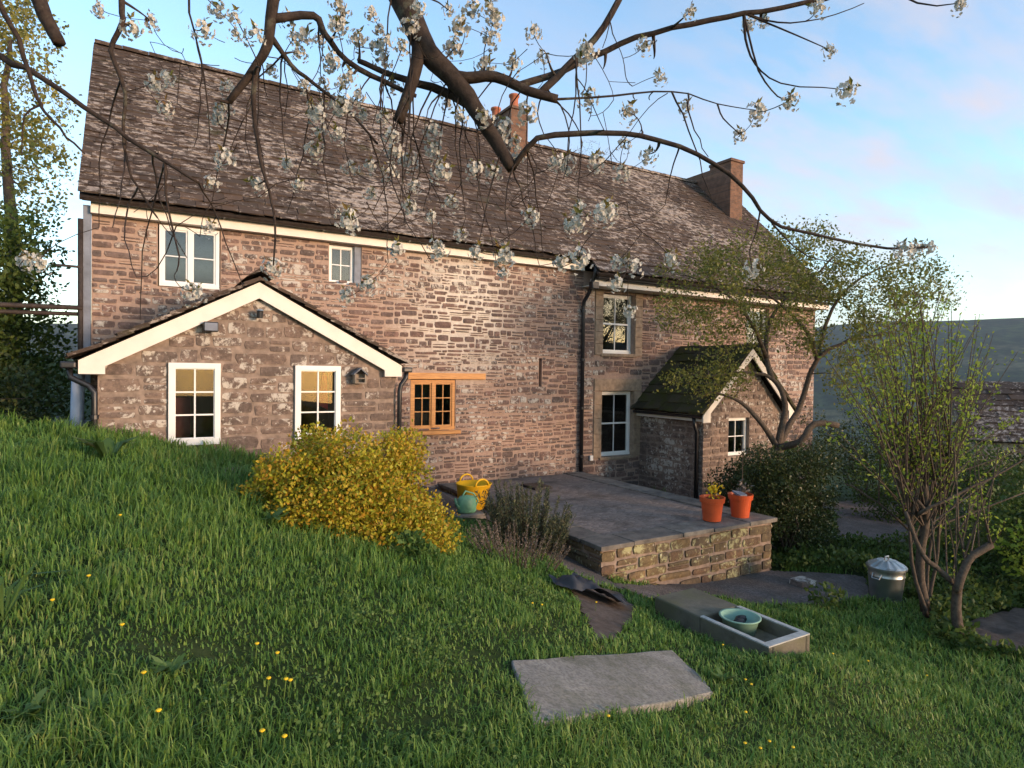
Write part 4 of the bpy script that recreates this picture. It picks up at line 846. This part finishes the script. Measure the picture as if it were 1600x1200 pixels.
shoots('pruned_fruit_tree', (8.2, 3.6, -3.05), 'small pruned tree with forked trunk and sawn limb beside the dustbin', 'tree', 3, [(1497, 990), (1494, 950), (1496, 918)], (1500, 860), 7.35, 14, (1440, 1590), (640, 720), MT['leaf_willow'], .045, 22, (.06, .05),
       [([(1496, 918), (1470, 893), (1443, 868), (1428, 835), (1415, 800)], 0, .042, .02), ([(1496, 918), (1508, 885), (1520, 868), (1549, 851)], -.1, .05, .042), ([(1462, 885), (1458, 840), (1455, 810)], 0, .016, .01), ([(1512, 880), (1498, 830), (1495, 770), (1490, 690)], 0, .018, .008), ([(1530, 862), (1528, 800), (1522, 720)], 0, .016, .007), ([(1545, 853), (1545, 790), (1560, 700)], -.1, .013, .006)])
# ---- leafy masses
def mass(name, label, cat, seed, balls, n, leaf, mat, aspect=.6, shell=.55, up=.25, group=None, stems=0):
    r = np.random.default_rng(seed); B = np.array(balls, float); wgt = (B[:, 3]*B[:, 4]*B[:, 5])**(2/3); wgt /= wgt.sum(); k = r.choice(len(B), n, p=wgt)
    d = r.normal(0, 1, (n, 3)); d /= np.linalg.norm(d, axis=1)[:, None]; rad = shell+(1.04-shell)*r.random(n)**.6
    lump = 1+.16*np.sin(d[:, 0]*7+k)*np.sin(d[:, 1]*6+k*2)*1+.10*np.sin(d[:, 2]*11+k*3)
    P = B[k, :3]+d*(rad*lump)[:, None]*B[k, 3:6]; g_ = gz(P[:, 0], P[:, 1]); ok = P[:, 2] > g_+.01; P = P[ok]; d = d[ok]
    t = thing(name, (B[:, 0].mean(), B[:, 1].mean(), float(g_[ok].min())), label, cat, group)
    V, Fq = leaf_quads(P, leaf, r, dirs=d*.35, aspect=aspect, up=up); np_mesh('crown', V, Fq, mat, t)
    q = MB(); c = B[:, :3].mean(0); base = np.array([c[0], c[1], float(gz(c[0], c[1]))-.05])
    for b in B[:min(len(B), 26)]: q.tube([base+r.normal(0, .06, 3)*(1, 1, 0), (base+b[:3])/2+r.normal(0, .08, 3), b[:3]], [.02, .014, .006], 5)
    q.build('stems', MT['bark2'], t); return t
r = np.random.default_rng(9); balls = []
bc0 = np.array([1.90, 6.55, -1.75])
for i in range(60):
    a = r.random()*2*math.pi; e = math.acos(r.random()*.95); rr_ = r.uniform(.62, .92)
    balls.append((*(bc0+np.array([1.12*rr_*math.sin(e)*math.cos(a), .85*rr_*math.sin(e)*math.sin(a), 1.28*rr_*math.cos(e)-.05])), *(r.uniform(.12, .30),)*3))
balls += [(1.75, 5.85, -1.72, .28, .25, .22), (1.55, 6.0, -1.6, .3, .3, .3), (2.75, 6.2, -1.75, .3, .3, .3), (2.4, 6.0, -1.75, .3, .28, .3)]
mass('spirea_bush', 'rounded golden-orange spirea bush below the extension windows', 'bush', 10, balls, 46000, .038, MT['spirea'], .7, .3)
def spikes(name, label, cat, seed, cx, cy, rad, h, n, leafmat, per, leaf, lean=.4, zoff=0):
    t = thing(name, (cx, cy, float(gz(cx, cy))), label, cat); r = np.random.default_rng(seed); q = MB(); P = []; dd = []
    for i in range(n):
        a = r.random()*6.283; s = math.sqrt(r.random())*rad; x, y = cx+s*math.cos(a), cy+s*math.sin(a); z = float(gz(x, y))+zoff; hh = h*r.uniform(.6, 1.1)*(1-.4*s/rad); ln = lean*s/rad
        p = [np.array([x+ln*hh*math.cos(a)*u, y+ln*hh*math.sin(a)*u, z+hh*u]) for u in (0, .5, 1)]; q.tube(p, [.006, .004, .002], 4); u = .12+.88*r.random(per); P.append(p[0]+(p[2]-p[0])*u[:, None]); dd.append(np.repeat([(p[2]-p[0])/hh], per, 0))
    q.build('stems', MT['bark2'], t); V, Fq = leaf_quads(np.concatenate(P), leaf, r, dirs=np.concatenate(dd)*.7, aspect=.25, up=.3); np_mesh('foliage', V, Fq, leafmat, t); return t
spikes('rosemary_bush', 'upright grey-green rosemary bush beside the terrace', 'bush', 11, 4.58, 7.25, .46, .95, 170, MT['leaf_rosemary'], 90, .045)
spikes('heather_plant', 'straggly grey lavender with dry flower heads before the rosemary', 'plant', 12, 3.95, 6.5, .5, .45, 90, MT['leaf_grey'], 45, .028, .7)
mass('leafy_plant', 'small blue-green leafy plant at the foot of the golden bush', 'plant', 13, [(2.25, 5.72, -1.78, .2, .18, .2), (2.4, 5.7, -1.86, .17, .16, .16)], 900, .06, MT['leaf_weed'], .7)
hb = []
for i in range(34): hb.append((r.uniform(8.98, 10.3), r.uniform(6.55, 7.15), r.uniform(-2.9, -1.45), *(r.uniform(.25, .4),)*3))
mass('dark_hedge', 'dark clipped evergreen bush at the end of the terrace wall', 'bush', 14, hb, 26000, .045, MT['leaf_dark'], .6, .5)
hb = [(r.uniform(10.0, 11.2), r.uniform(7.7, 8.6), r.uniform(-2.8, -1.75), *(r.uniform(.28, .42),)*3) for i in range(22)]
mass('porch_shrub', 'dark glossy shrub growing against the porch front', 'bush', 15, hb, 12000, .06, MT['leaf_dark'], .6, .5)
spikes('wall_plant', 'leafy perennial growing between the terrace and the porch', 'plant', 16, 9.35, 10.2, .4, .95, 22, MT['leaf_weed'], 20, .09, .3)
# background shrubs on the right and the undergrowth
for i, (x, y, z, rx, rz, mt, lab) in enumerate((
        (12.5, 4.2, -2.5, 1.0, 1.0, 'leaf_mid', 'green bush behind the pruned fruit tree'), (14.5, 4.8, -2.7, 1.2, 1.0, 'leaf_mid', 'tall green bush at the right edge before the barn'),
        (15.5, 7.6, -2.7, 1.2, 1.2, 'leaf_mid', 'green shrub beyond the gravel drive'), (13.6, 10.2, -2.4, .8, .9, 'leaf_mid', 'rounded green shrub at the far corner of the house'),
        (11.5, 3.2, -2.7, .9, .7, 'leaf_willow', 'low bright green shrub right of the forked trunk'), (18.5, 10.0, -2.6, 1.6, 1.4, 'leaf_dark', 'dark bush far behind the gravel drive'), (16.8, 5.6, -2.8, 1.2, .8, 'leaf_mid', 'tall leafy bush between the shrub and the barn'), (19.5, 7.8, -2.9, 1.2, .8, 'leaf_dark', 'dark green bush hiding the barn wall'))):
    rr = np.random.default_rng(200+i); bl_ = [(x+rr.normal(0, rx*.5), y+rr.normal(0, rx*.4), z+rr.uniform(-.6, .75)*rz, *(rx*rr.uniform(.3, .5),)*3) for _ in range(16)]
    mass('garden_shrub', lab, 'bush', 30+i, bl_, 7000, .075, MT[mt], .55, .4)
ug = np.random.default_rng(40); X = ug.uniform(6.3, 13.5, 60000); Y = ug.uniform(1.8, 8.4, 60000)
ok = ~k_path(X, Y) & ~in_poly(X, Y, drive) & (vnoise(X, Y, .9, 6)+.25*sstep(8, 10, X)+.3*sstep(4.2, 5.5, Y)*(X > 8.8) > .62+.4*(1-sstep(7.6, 8.6, X+.35*(Y-3)))) & ~((X < 8.75) & (Y > 5.2)) & (np.hypot(X-bc[0], Y-bc[1]) > .27) & ~in_poly(X, Y, bed) & ~((np.abs((X-bc[0])*.47-(Y-bc[1])*.88) < .5) & ((bc[0]-X)*.88+(bc[1]-Y)*.47 > -.1) & ((bc[0]-X)*.88+(bc[1]-Y)*.47 < 1.6))
X, Y = X[ok], Y[ok]; hh = .05+.33*ug.random(len(X))*vnoise(X, Y, 2.2, 9); V, Fq = leaf_quads(np.stack([X, Y, gz(X, Y)+hh], -1), .075, ug, aspect=.6, up=.5)
kind(np_mesh('undergrowth', V, Fq, MT['leaf_mid'], None), 'stuff')
# left hedge bank and tall trees beyond
hb = []
rl = np.random.default_rng(50)
for i in range(75): x_ = rl.uniform(-9, -1.5); hb.append((x_, rl.uniform(12.4, 15.5), rl.uniform(-1.2, 2.2), *(rl.uniform(.5, .95),)*3))
mass('boundary_hedge', 'tall dark hedge on the bank left of the house', 'hedge', 51, hb, 85000, .085, MT['leaf_mid'], .6, .35)
hb = [(rl.uniform(-4.2, -1.25), rl.uniform(10.6, 11.9), rl.uniform(-1.2, .2), *(rl.uniform(.35, .6),)*3) for i in range(18)]
mass('bramble_thicket', 'dark bramble thicket behind the lawn edge under the iron pipe', 'bush', 52, hb, 14000, .07, MT['leaf_dark'], .6, .35)
def tall_tree(seed, label, ells, D, dd, trunk, n, per, leaf, mat, group=None):
    b = onD(*trunk[0], D); t = thing('tall_tree', (b[0], b[1], float(gz(b[0], b[1]))), label, 'tree', group); T = Tree(seed)
    pts = [np.array([b[0], b[1], float(gz(b[0], b[1]))-.2])]+[onD(x, y, D) for (x, y) in trunk]; T.path(pts, .28, .06)
    T.grow(ell_px(T.r, ells, n, D, dd), rs=.05, rt=.006, bend=.3); T.wood('trunk', MT['bark2'], t, .04); P = T.leafpts(per, .16, .3); V, Fq = leaf_quads(P, leaf, T.r, aspect=.65); np_mesh('crown', V, Fq, mat, t)
tall_tree(61, 'tall tree in yellow-green young leaf beyond the hedge', [(40, 60, 60, 70), (60, 170, 60, 60), (20, 230, 60, 60), (80, 265, 35, 45), (-60, 120, 80, 130), (40, 320, 60, 40), (-20, 20, 70, 60)], 19, 1.8, [(20, 480), (15, 330), (10, 180), (15, 60)], 520, 15, .12, MT['leaf_tall'])
tall_tree(62, 'bare budding tree showing above the ridge behind the house', [(925, 235, 30, 18), (905, 245, 20, 14), (945, 250, 20, 12)], 34, .8, [(925, 330), (925, 270), (925, 245)], 90, 2, .06, MT['leaf_tall'])

# ================================================================== CHERRY TREE overhead
ct = thing('cherry_tree', (-1.7, -.5, -1.5), 'cherry tree with white blossom clusters on dark overhanging branches', 'tree'); C = Tree(70); CD = 2.25
c_ = lambda L, d=0: [onD(x, y, CD+d) for (x, y) in L]
hub = onD(430, -420, 2.1)
tk = C.path([(-1.7, -.5, -1.7), (-1.65, -.45, -.5), (-1.5, -.3, .8), hub*.55+np.array([-1.4, -.2, 1.5])*.45, hub], .17, .10, sub=4)
m1 = C.path(c_([(560, -150), (625, -10), (668, 80), (705, 118), (740, 165), (772, 218), (801, 264)]), .075, .026, tk, wob=.004)
nj = lambda x, y, d=0: C.near(onD(x, y, CD+d))[0]
C.path(c_([(652, 95), (640, 140), (622, 190)], -.02), .034, .024, nj(660, 65), wob=.004)
C.path(c_([(730, 122), (775, 120), (825, 142), (871, 155)]), .03, .019, nj(705, 118), wob=.004)
C.path(c_([(690, 142), (650, 130), (600, 112), (560, 95)], .05), .026, .01, nj(735, 158), wob=.01)
C.path(c_([(885, 105), (930, 60), (968, 0), (990, -60)], .05), .018, .014, nj(850, 150), wob=.006)
C.path(c_([(880, 110), (945, 78), (1020, 52), (1110, 30), (1190, 18), (1290, -4), (1380, -30)], .1), .017, .008, nj(815, 138), wob=.006)
C.path(c_([(840, 216), (930, 208), (1000, 213), (1090, 240), (1160, 290), (1202, 345), (1262, 364), (1385, 388), (1455, 386)], -.05), .014, .004, nj(800, 262), wob=.004)
C.path(c_([(1230, 375), (1262, 400), (1310, 412)], -.05), .005, .002, nj(1202, 345, -.05)); C.path(c_([(1182, 362), (1172, 390), (1175, 425)], -.05), .005, .002, nj(1195, 333, -.05))
e1 = C.path(c_([(470, -160), (428, 0), (418, 70), (400, 102), (357, 160)], -.1), .035, .014, tk, wob=.005)
C.path(c_([(396, 170), (406, 245), (420, 298), (430, 350), (427, 415)], -.1), .011, .003, nj(400, 102, -.1), wob=.006)
C.path(c_([(490, 24), (507, 52), (542, 95), (600, 128), (650, 150)], 0), .02, .008, nj(425, 25, -.1), wob=.008)
C.path(c_([(455, 101), (490, 130), (542, 171), (590, 225)], -.05), .011, .004, nj(421, 55, -.1), wob=.006)
C.path(c_([(-150, -60), (0, 85), (40, 106), (130, 165), (200, 215), (258, 252), (310, 285)], -.2), .016, .005, tk, wob=.004); C.path(c_([(263, 330), (280, 400), (272, 430)], -.2), .006, .002, nj(258, 252, -.2))
C.path(c_([(20, -160), (62, 0), (78, 38), (93, 68)], -.2), .036, .024, tk, wob=.004)
C.path(c_([(200, -150), (190, 0), (190, 38), (174, 78), (189, 122), (196, 157), (192, 210), (200, 262), (224, 308), (246, 340)], -.15), .014, .003, tk, wob=.004)
C.path(c_([(15, -90), (30, 60), (42, 101), (60, 154), (70, 175), (105, 213), (132, 240)], -.25), .012, .003, tk, wob=.004); C.path(c_([(38, 182), (34, 242)], -.25), .006, .002, nj(60, 160, -.25))
C.path(c_([(300, -140), (295, 0), (302, 45), (318, 115), (327, 200), (328, 238)], -.1), .007, .002, tk, wob=.005)
for P_l, r0 in (([(1165, 60), (1180, 100), (1220, 130), (1310, 139)], .007), ([(1185, 110), (1215, 150), (1235, 156)], .005), ([(1245, 55), (1295, 77)], .006), ([(1215, 35), (1280, 30), (1350, 5)], .006)): C.path(c_(P_l, .1), r0, .002, nj(1160, 24, .1), wob=.006)
C.path(c_([(960, 150), (1050, 142), (1120, 162), (1180, 172)], .05), .007, .002, nj(871, 155), wob=.006); C.path(c_([(1130, 185), (1157, 210)], .05), .004, .002, nj(1115, 160, .05))
bl_px = [(154,14),(203,42),(235,32),(315,44),(340,14),(367,25),(367,51),(395,52),(262,119),(241,126),(259,168),(354,133),(350,165),(340,182),(350,245),(329,284),(399,287),(448,255),(466,287),(476,52),(469,82),(518,94),(525,38),(424,108),(476,133),(490,175),(500,206),(528,206),(542,336),(528,7),(531,38),(594,45),(591,73),(545,119),(514,101),(615,133),(566,178),(629,73),(720,42),(710,75),(766,10),(773,28),(764,58),(759,98),(801,98),(832,49),(612,210),(675,203),(678,229),(615,234),(719,182),(755,180),(783,217),(811,245),(822,175),(608,266),(647,290),(549,259),(640,322),(545,346),(675,336),(706,315),(720,364),(682,385),(619,388),(741,262),(769,266),(867,252),(885,255),(972,266),(1014,241),(976,224),(902,346),(906,322),(941,329),(951,325),(878,409),(906,402),(965,409),(986,413),(983,175),(920,150),(1028,119),(1007,70),(745,392),(787,425),(1080,17),(1169,38),(1193,28),(1277,10),(1295,79),(1323,140),(1235,157),(1183,171),(1155,210),(1498,5),(1414,388),(1431,385),(1452,385),(1071,166),(1180,418),(300,455),(425,418),(575,442),(540,460),(1050,403),(985,485),(965,440),(40,402),(60,410),(560,60),(600,95),(640,40),(655,10),(580,20),(500,60),(450,30),(700,15),(735,12),(600,180),(640,250),(580,300),(690,265),(530,160),(560,150),(505,130),(460,60)]
cr_ = np.random.default_rng(71); cl_pts = []
cand = [(i, 800+FPX*(p@R3)/(p@F3), 600-FPX*(p@U3)/(p@F3)) for i, p in enumerate(C.p) if p@F3 > .5 and C.rad[i] > .0035]
cand = [c for c in cand if 130 < c[1] < 1120 and -60 < c[2] < 330]
for _ in range(62):
    i, x_, y_ = cand[cr_.integers(len(cand))]; L_ = cr_.uniform(70, 250); sx = cr_.normal(0, .28); d_ = cr_.normal(0, .18); kx = cr_.normal(0, 18)
    pp = [onD(x_+sx*L_*t+kx*math.sin(t*3.1), y_+L_*t**1.15, CD+d_*t) for t in (.25, .5, .75, 1)]; C.path(pp, .0042, .0015, i, sub=2, wob=.03)
tips = []
for (x, y) in bl_px: tips.append(onD(x, y, CD+cr_.normal(0, .13)))
extra = [onD(cr_.uniform(230, 1050), 60+340*cr_.random()**1.2, CD+cr_.normal(0, .25)) for _ in range(150)]
C.grow(np.array(tips+extra), rs=.008, rt=.0019, bend=.35, sag=.12)
C.chains = [(p_, [max(r_*(.8 if r_ > .012 else .9), .0014) for r_ in rd_]) for p_, rd_ in C.chains]
C.wood('branches', MT['bark'], ct, .009)
def blossom(seed):
    r = np.random.default_rng(seed); V = []; Fq = []; n = 0
    for i in range(36):
        c = r.normal(0, 1, 3); c /= np.linalg.norm(c); c[2] = c[2]*.8-.25; c = c*(1, 1, 1.25)*r.uniform(.012, .055); ax = c/np.linalg.norm(c); u = np.cross(ax, r.normal(0, 1, 3)); u /= np.linalg.norm(u); v = np.cross(ax, u); s = r.uniform(.0095, .0135)
        for k_ in range(6):
            a = k_*1.0472+r.uniform(-.2, .2); d = (math.cos(a)*u+math.sin(a)*v); e = (-math.sin(a)*u+math.cos(a)*v); up_ = ax*s*r.uniform(.1, .7)
            V += [c, c+d*s*.6+e*s*.55+up_*.4, c+d*s+up_, c+d*s*.6-e*s*.55+up_*.4]; Fq.append((n, n+1, n+2, n+3)); n += 4
    return np.array(V), np.array(Fq)
def sprig(seed):
    r = np.random.default_rng(seed); P = np.array([0, 0, .012])+r.normal(0, .012, (6, 3)); V, Fq = leaf_quads(P, .036, r, aspect=.4, up=.5); return V, Fq
bms = []
for i in range(7):
    pair = []
    for (nm_, f_, m_) in (('blossom_cluster', blossom(80+i), MT['petal']), ('young_leaves', sprig(90+i), MT['bronze_leaf'])):
        me = bpy.data.meshes.new(nm_); me.from_pydata(f_[0].tolist(), [], f_[1].tolist()); me.update(); me.materials.append(m_); pair.append(me)
    bms.append(pair)
pts_b = tips+[e for e in extra if cr_.random() < .12]
for p in pts_b:
    i = cr_.integers(7); s = cr_.uniform(.5, .85); M_ = Matrix.Translation(Vector(p))@Matrix.Rotation(cr_.uniform(0, 6.28), 4, 'Z')@Matrix.Rotation(cr_.normal(0, .4), 4, 'X')@Matrix.Diagonal((s, s, s*1.1, 1))
    o = bpy.data.objects.new('blossom_cluster', bms[i][0]); col.objects.link(o); o.parent = ct; o.matrix_parent_inverse = Matrix.Translation(-ct.location); o.matrix_basis = M_
    o2 = bpy.data.objects.new('young_leaves', bms[i][1]); col.objects.link(o2); o2.parent = o; o2.matrix_basis = Matrix.Rotation(cr_.uniform(0, 6), 4, 'Z')

# ================================================================== GRASS
gr = np.random.default_rng(99); N0 = 1500000
X = gr.uniform(-5, 9.6, N0); Y = gr.uniform(.3, 10.2, N0); Zg = gz(X, Y)
Pm = np.stack([X, Y, Zg+.05], -1); dz = Pm@F3; pxx = 800+FPX*(Pm@R3)/np.maximum(dz, .05); pyy = 600-FPX*(Pm@U3)/np.maximum(dz, .05)
ok = (dz > .6) & (pxx > -90) & (pxx < 1690) & (pyy < 1300) & (pyy > 560)
dens = np.clip(14000/np.maximum(dz, 1.6)**1.25, 1500, 8000)*(14.6*9.9)/N0
worn = sstep(.5, .75, vnoise(X, Y, 1.1, 21)*.6+.5*np.exp(-((pxx-690)**2/140**2+(pyy-1060)**2/50**2))+.35*np.exp(-((pxx-60)**2/70**2+(pyy-905)**2/30**2)))
for (wx, wy, wa, wb) in ((760, 1010, 70, 28), (850, 985, 70, 22), (640, 1110, 110, 35), (470, 1060, 120, 30), (300, 1000, 120, 22)): worn = np.maximum(worn, .85*np.exp(-((pxx-wx)**2/wa**2+(pyy-wy)**2/wb**2)))
dens = dens*(1-.6*worn)
ok &= gr.random(N0) < dens
ok &= ~k_path(X, Y) & ~k_dirt(X, Y) & ~in_poly(X+.05*(vnoise(X, Y, 9, 61)-.5), Y+.07*(vnoise(X, Y, 9, 62)-.45), [(p_[:2]-csm[:2])*.965+csm[:2] for p_ in cs]) & ~((X > x0-.01) & (X < x1+.01) & (Y > y0-.01) & (Y < y1+.01)) & ~((X > TX0-.05) & (Y > TY0-.05)) & ~((X > -.8) & (Y > EY-.12)) & ~in_poly(X, Y, bed) & (np.hypot(X-bc[0], Y-bc[1]) > .24)
ok &= ~((X > 3.4) & (Y > 8.2))
X, Y, Zg, dz, worn = X[ok], Y[ok], Zg[ok], dz[ok], worn[ok]; n = len(X)
tuft = vnoise(X, Y, 3.2, 31)*.6+vnoise(X, Y, 8, 33)*.4; bankm = sstep(4.2, 6.5, Y)*(1-sstep(2.2, 3.4, X))+sstep(5.8, 7, X)*.3+.5*(1-sstep(2.2, 3.2, Y+.4*np.abs(X)))*(X < .7)
Hh = (.020+.11*tuft**1.8+.15*bankm*tuft+.03*gr.random(n))*(1-.55*worn)*gr.uniform(.6, 1.35, n); Wd = np.clip(.0016+.0007*dz, .003, .0085)*gr.uniform(.7, 1.3, n)
A = gr.random(n)*6.283+1.5*vnoise(X, Y, 1.5, 41); lean = gr.uniform(.15, .95, n)*Hh; ca, sa = np.cos(A), np.sin(A); B = np.stack([X, Y, Zg-.006], -1); side = np.stack([-sa, ca, 0*A], -1)*Wd[:, None]; fw_ = np.stack([ca, sa, 0*A], -1); up_ = np.array([0, 0, 1.0])
mid = B+fw_*(lean*.35)[:, None]+up_*(Hh*.6)[:, None]; tip = B+fw_*lean[:, None]+up_*(Hh*(1-.35*lean/Hh))[:, None]
V = np.stack([B-side, B+side, mid-side*.75, mid+side*.75, tip], 1).reshape(-1, 3); b5 = np.arange(n)[:, None]*5
Ft = np.concatenate([b5+np.array([[0, 1, 3]]), b5+np.array([[0, 3, 2]]), b5+np.array([[2, 3, 4]])], 1).reshape(-1, 3)
kind(np_mesh('grass', V, Ft, MT['grass'], None), 'stuff'); print('GRASS', n)
cv = np.random.default_rng(77); Xc = cv.uniform(-4, 8, 160000); Yc = cv.uniform(1.2, 9, 160000)
okc = (vnoise(Xc, Yc, 1.7, 71)*.6+vnoise(Xc, Yc, 5, 72)*.4 > .72) & ~k_path(Xc, Yc) & ~k_dirt(Xc, Yc) & ~in_poly(Xc, Yc, [p_[:2] for p_ in cs]) & ~((Xc > x0-.02) & (Xc < x1+.02) & (Yc > y0-.02) & (Yc < y1+.02)) & ~((Xc > TX0-.1) & (Yc > TY0-.1)) & ~((Xc > 3.3) & (Yc > 8)) & (Yc < 9.0)
Xc, Yc = Xc[okc], Yc[okc]; V, Fq = leaf_quads(np.stack([Xc, Yc, gz(Xc, Yc)+.02+.05*cv.random(len(Xc))], -1), .019, cv, aspect=.8, up=.6)
kind(np_mesh('clover_leaves', V, Fq, MT['leaf_weed'], None), 'stuff')
# dandelions and daisies in the lawn
fl_px = [(185, 822), (187, 992), (220, 1085), (243, 1145), (416, 1083), (450, 1083), (443, 1090), (398, 1034), (430, 1036), (830, 952), (845, 955), (948, 1137), (1128, 1015), (1163, 1070), (1172, 1082), (1163, 1130), (1162, 1172), (1186, 1182), (1200, 1178), (1237, 1187), (1355, 1043), (1447, 1060), (1190, 1015), (440, 1190), (405, 1182), (135, 922), (78, 952), (1100, 985), (1300, 1028), (930, 950)]
for i, (x, y) in enumerate(fl_px):
    g_ = G(x, y+6); hgt = rnd.uniform(.06, .11); t = thing('dandelion', g_, 'small yellow dandelion flower in the lawn', 'flower', 'dandelions in the lawn')
    q = MB(); q.tube([g_, g_+np.array([.01, 0, hgt])], .0025, 4); q.build('stem', MT['stem'], t)
    q = MB(); c = g_+np.array([.01, 0, hgt]); q.lathe(c, [(0, -.004), (.007, 0), (.0115, .005), (.008, .009), (0, .010)], 9); q.build('flower_head', MT['yellow_fl'], t)
# broad-leaved weeds
for i, (x, y, s, lab) in enumerate(((170, 715, .30, 'large pale-leaved foxglove rosette at the lawn edge below the left window'), (425, 815, .16, 'broad dock leaves in the grass left of the golden bush'), (45, 1120, .085, 'broad weed leaves in the grass at the lower left'), (150, 1110, .075, 'heart-shaped weed leaves in the lower left grass'), (5, 960, .26, 'strap-leaved clump at the left edge of the lawn'), (1130, 1060, .10, 'creeping weed beside the concrete slab corner'), (270, 1050, .09, 'little broadleaf weed in the open lawn'))):
    g_ = G(x, y+10); rw = np.random.default_rng(500+i); t = thing('weed_plant', g_, lab, 'plant'); m_ = 14
    for j in range(m_):
        a = rw.random()*6.283; L_ = s*rw.uniform(.7, 1.2); d = np.array([math.cos(a), math.sin(a), 0]); e = np.array([-d[1], d[0], 0]); wd = L_*(.045 if i == 4 else .17); z1_, z2_ = L_*rw.uniform(.5, .8), L_*rw.uniform(.5, 1.0)
        p0 = g_; p1 = g_+d*L_*.4+np.array([0, 0, z1_]); p2 = g_+d*L_+np.array([0, 0, z2_]); q = MB()
        q.add([p0-e*wd*.2, p0+e*wd*.2, p1+e*wd, p1-e*wd, p1+(p2-p1)*.6+e*wd*.8, p1+(p2-p1)*.6-e*wd*.8, p2, p1+np.array([0, 0, -.12*wd])], [(0, 1, 2, 7), (0, 7, 3), (7, 2, 4), (3, 7, 5), (7, 4, 6, 5)]); q.build('leaf', MT['leaf_weed'], t, True)

# ================================================================== AIR
hz = NM('valley_air'); hz.t.nodes.remove(hz.b); pv = hz.n('ShaderNodeVolumePrincipled', Color=(.62, .74, .95, 1), Density=HAZE); hz.L(pv.outputs[0], hz.o.inputs['Volume'])
if HAZE > 0:
    q = MB(); q.box(-3300, 3300, -3300, 3300, -190, 190); kind(q.build('haze', hz.m, None), 'stuff')
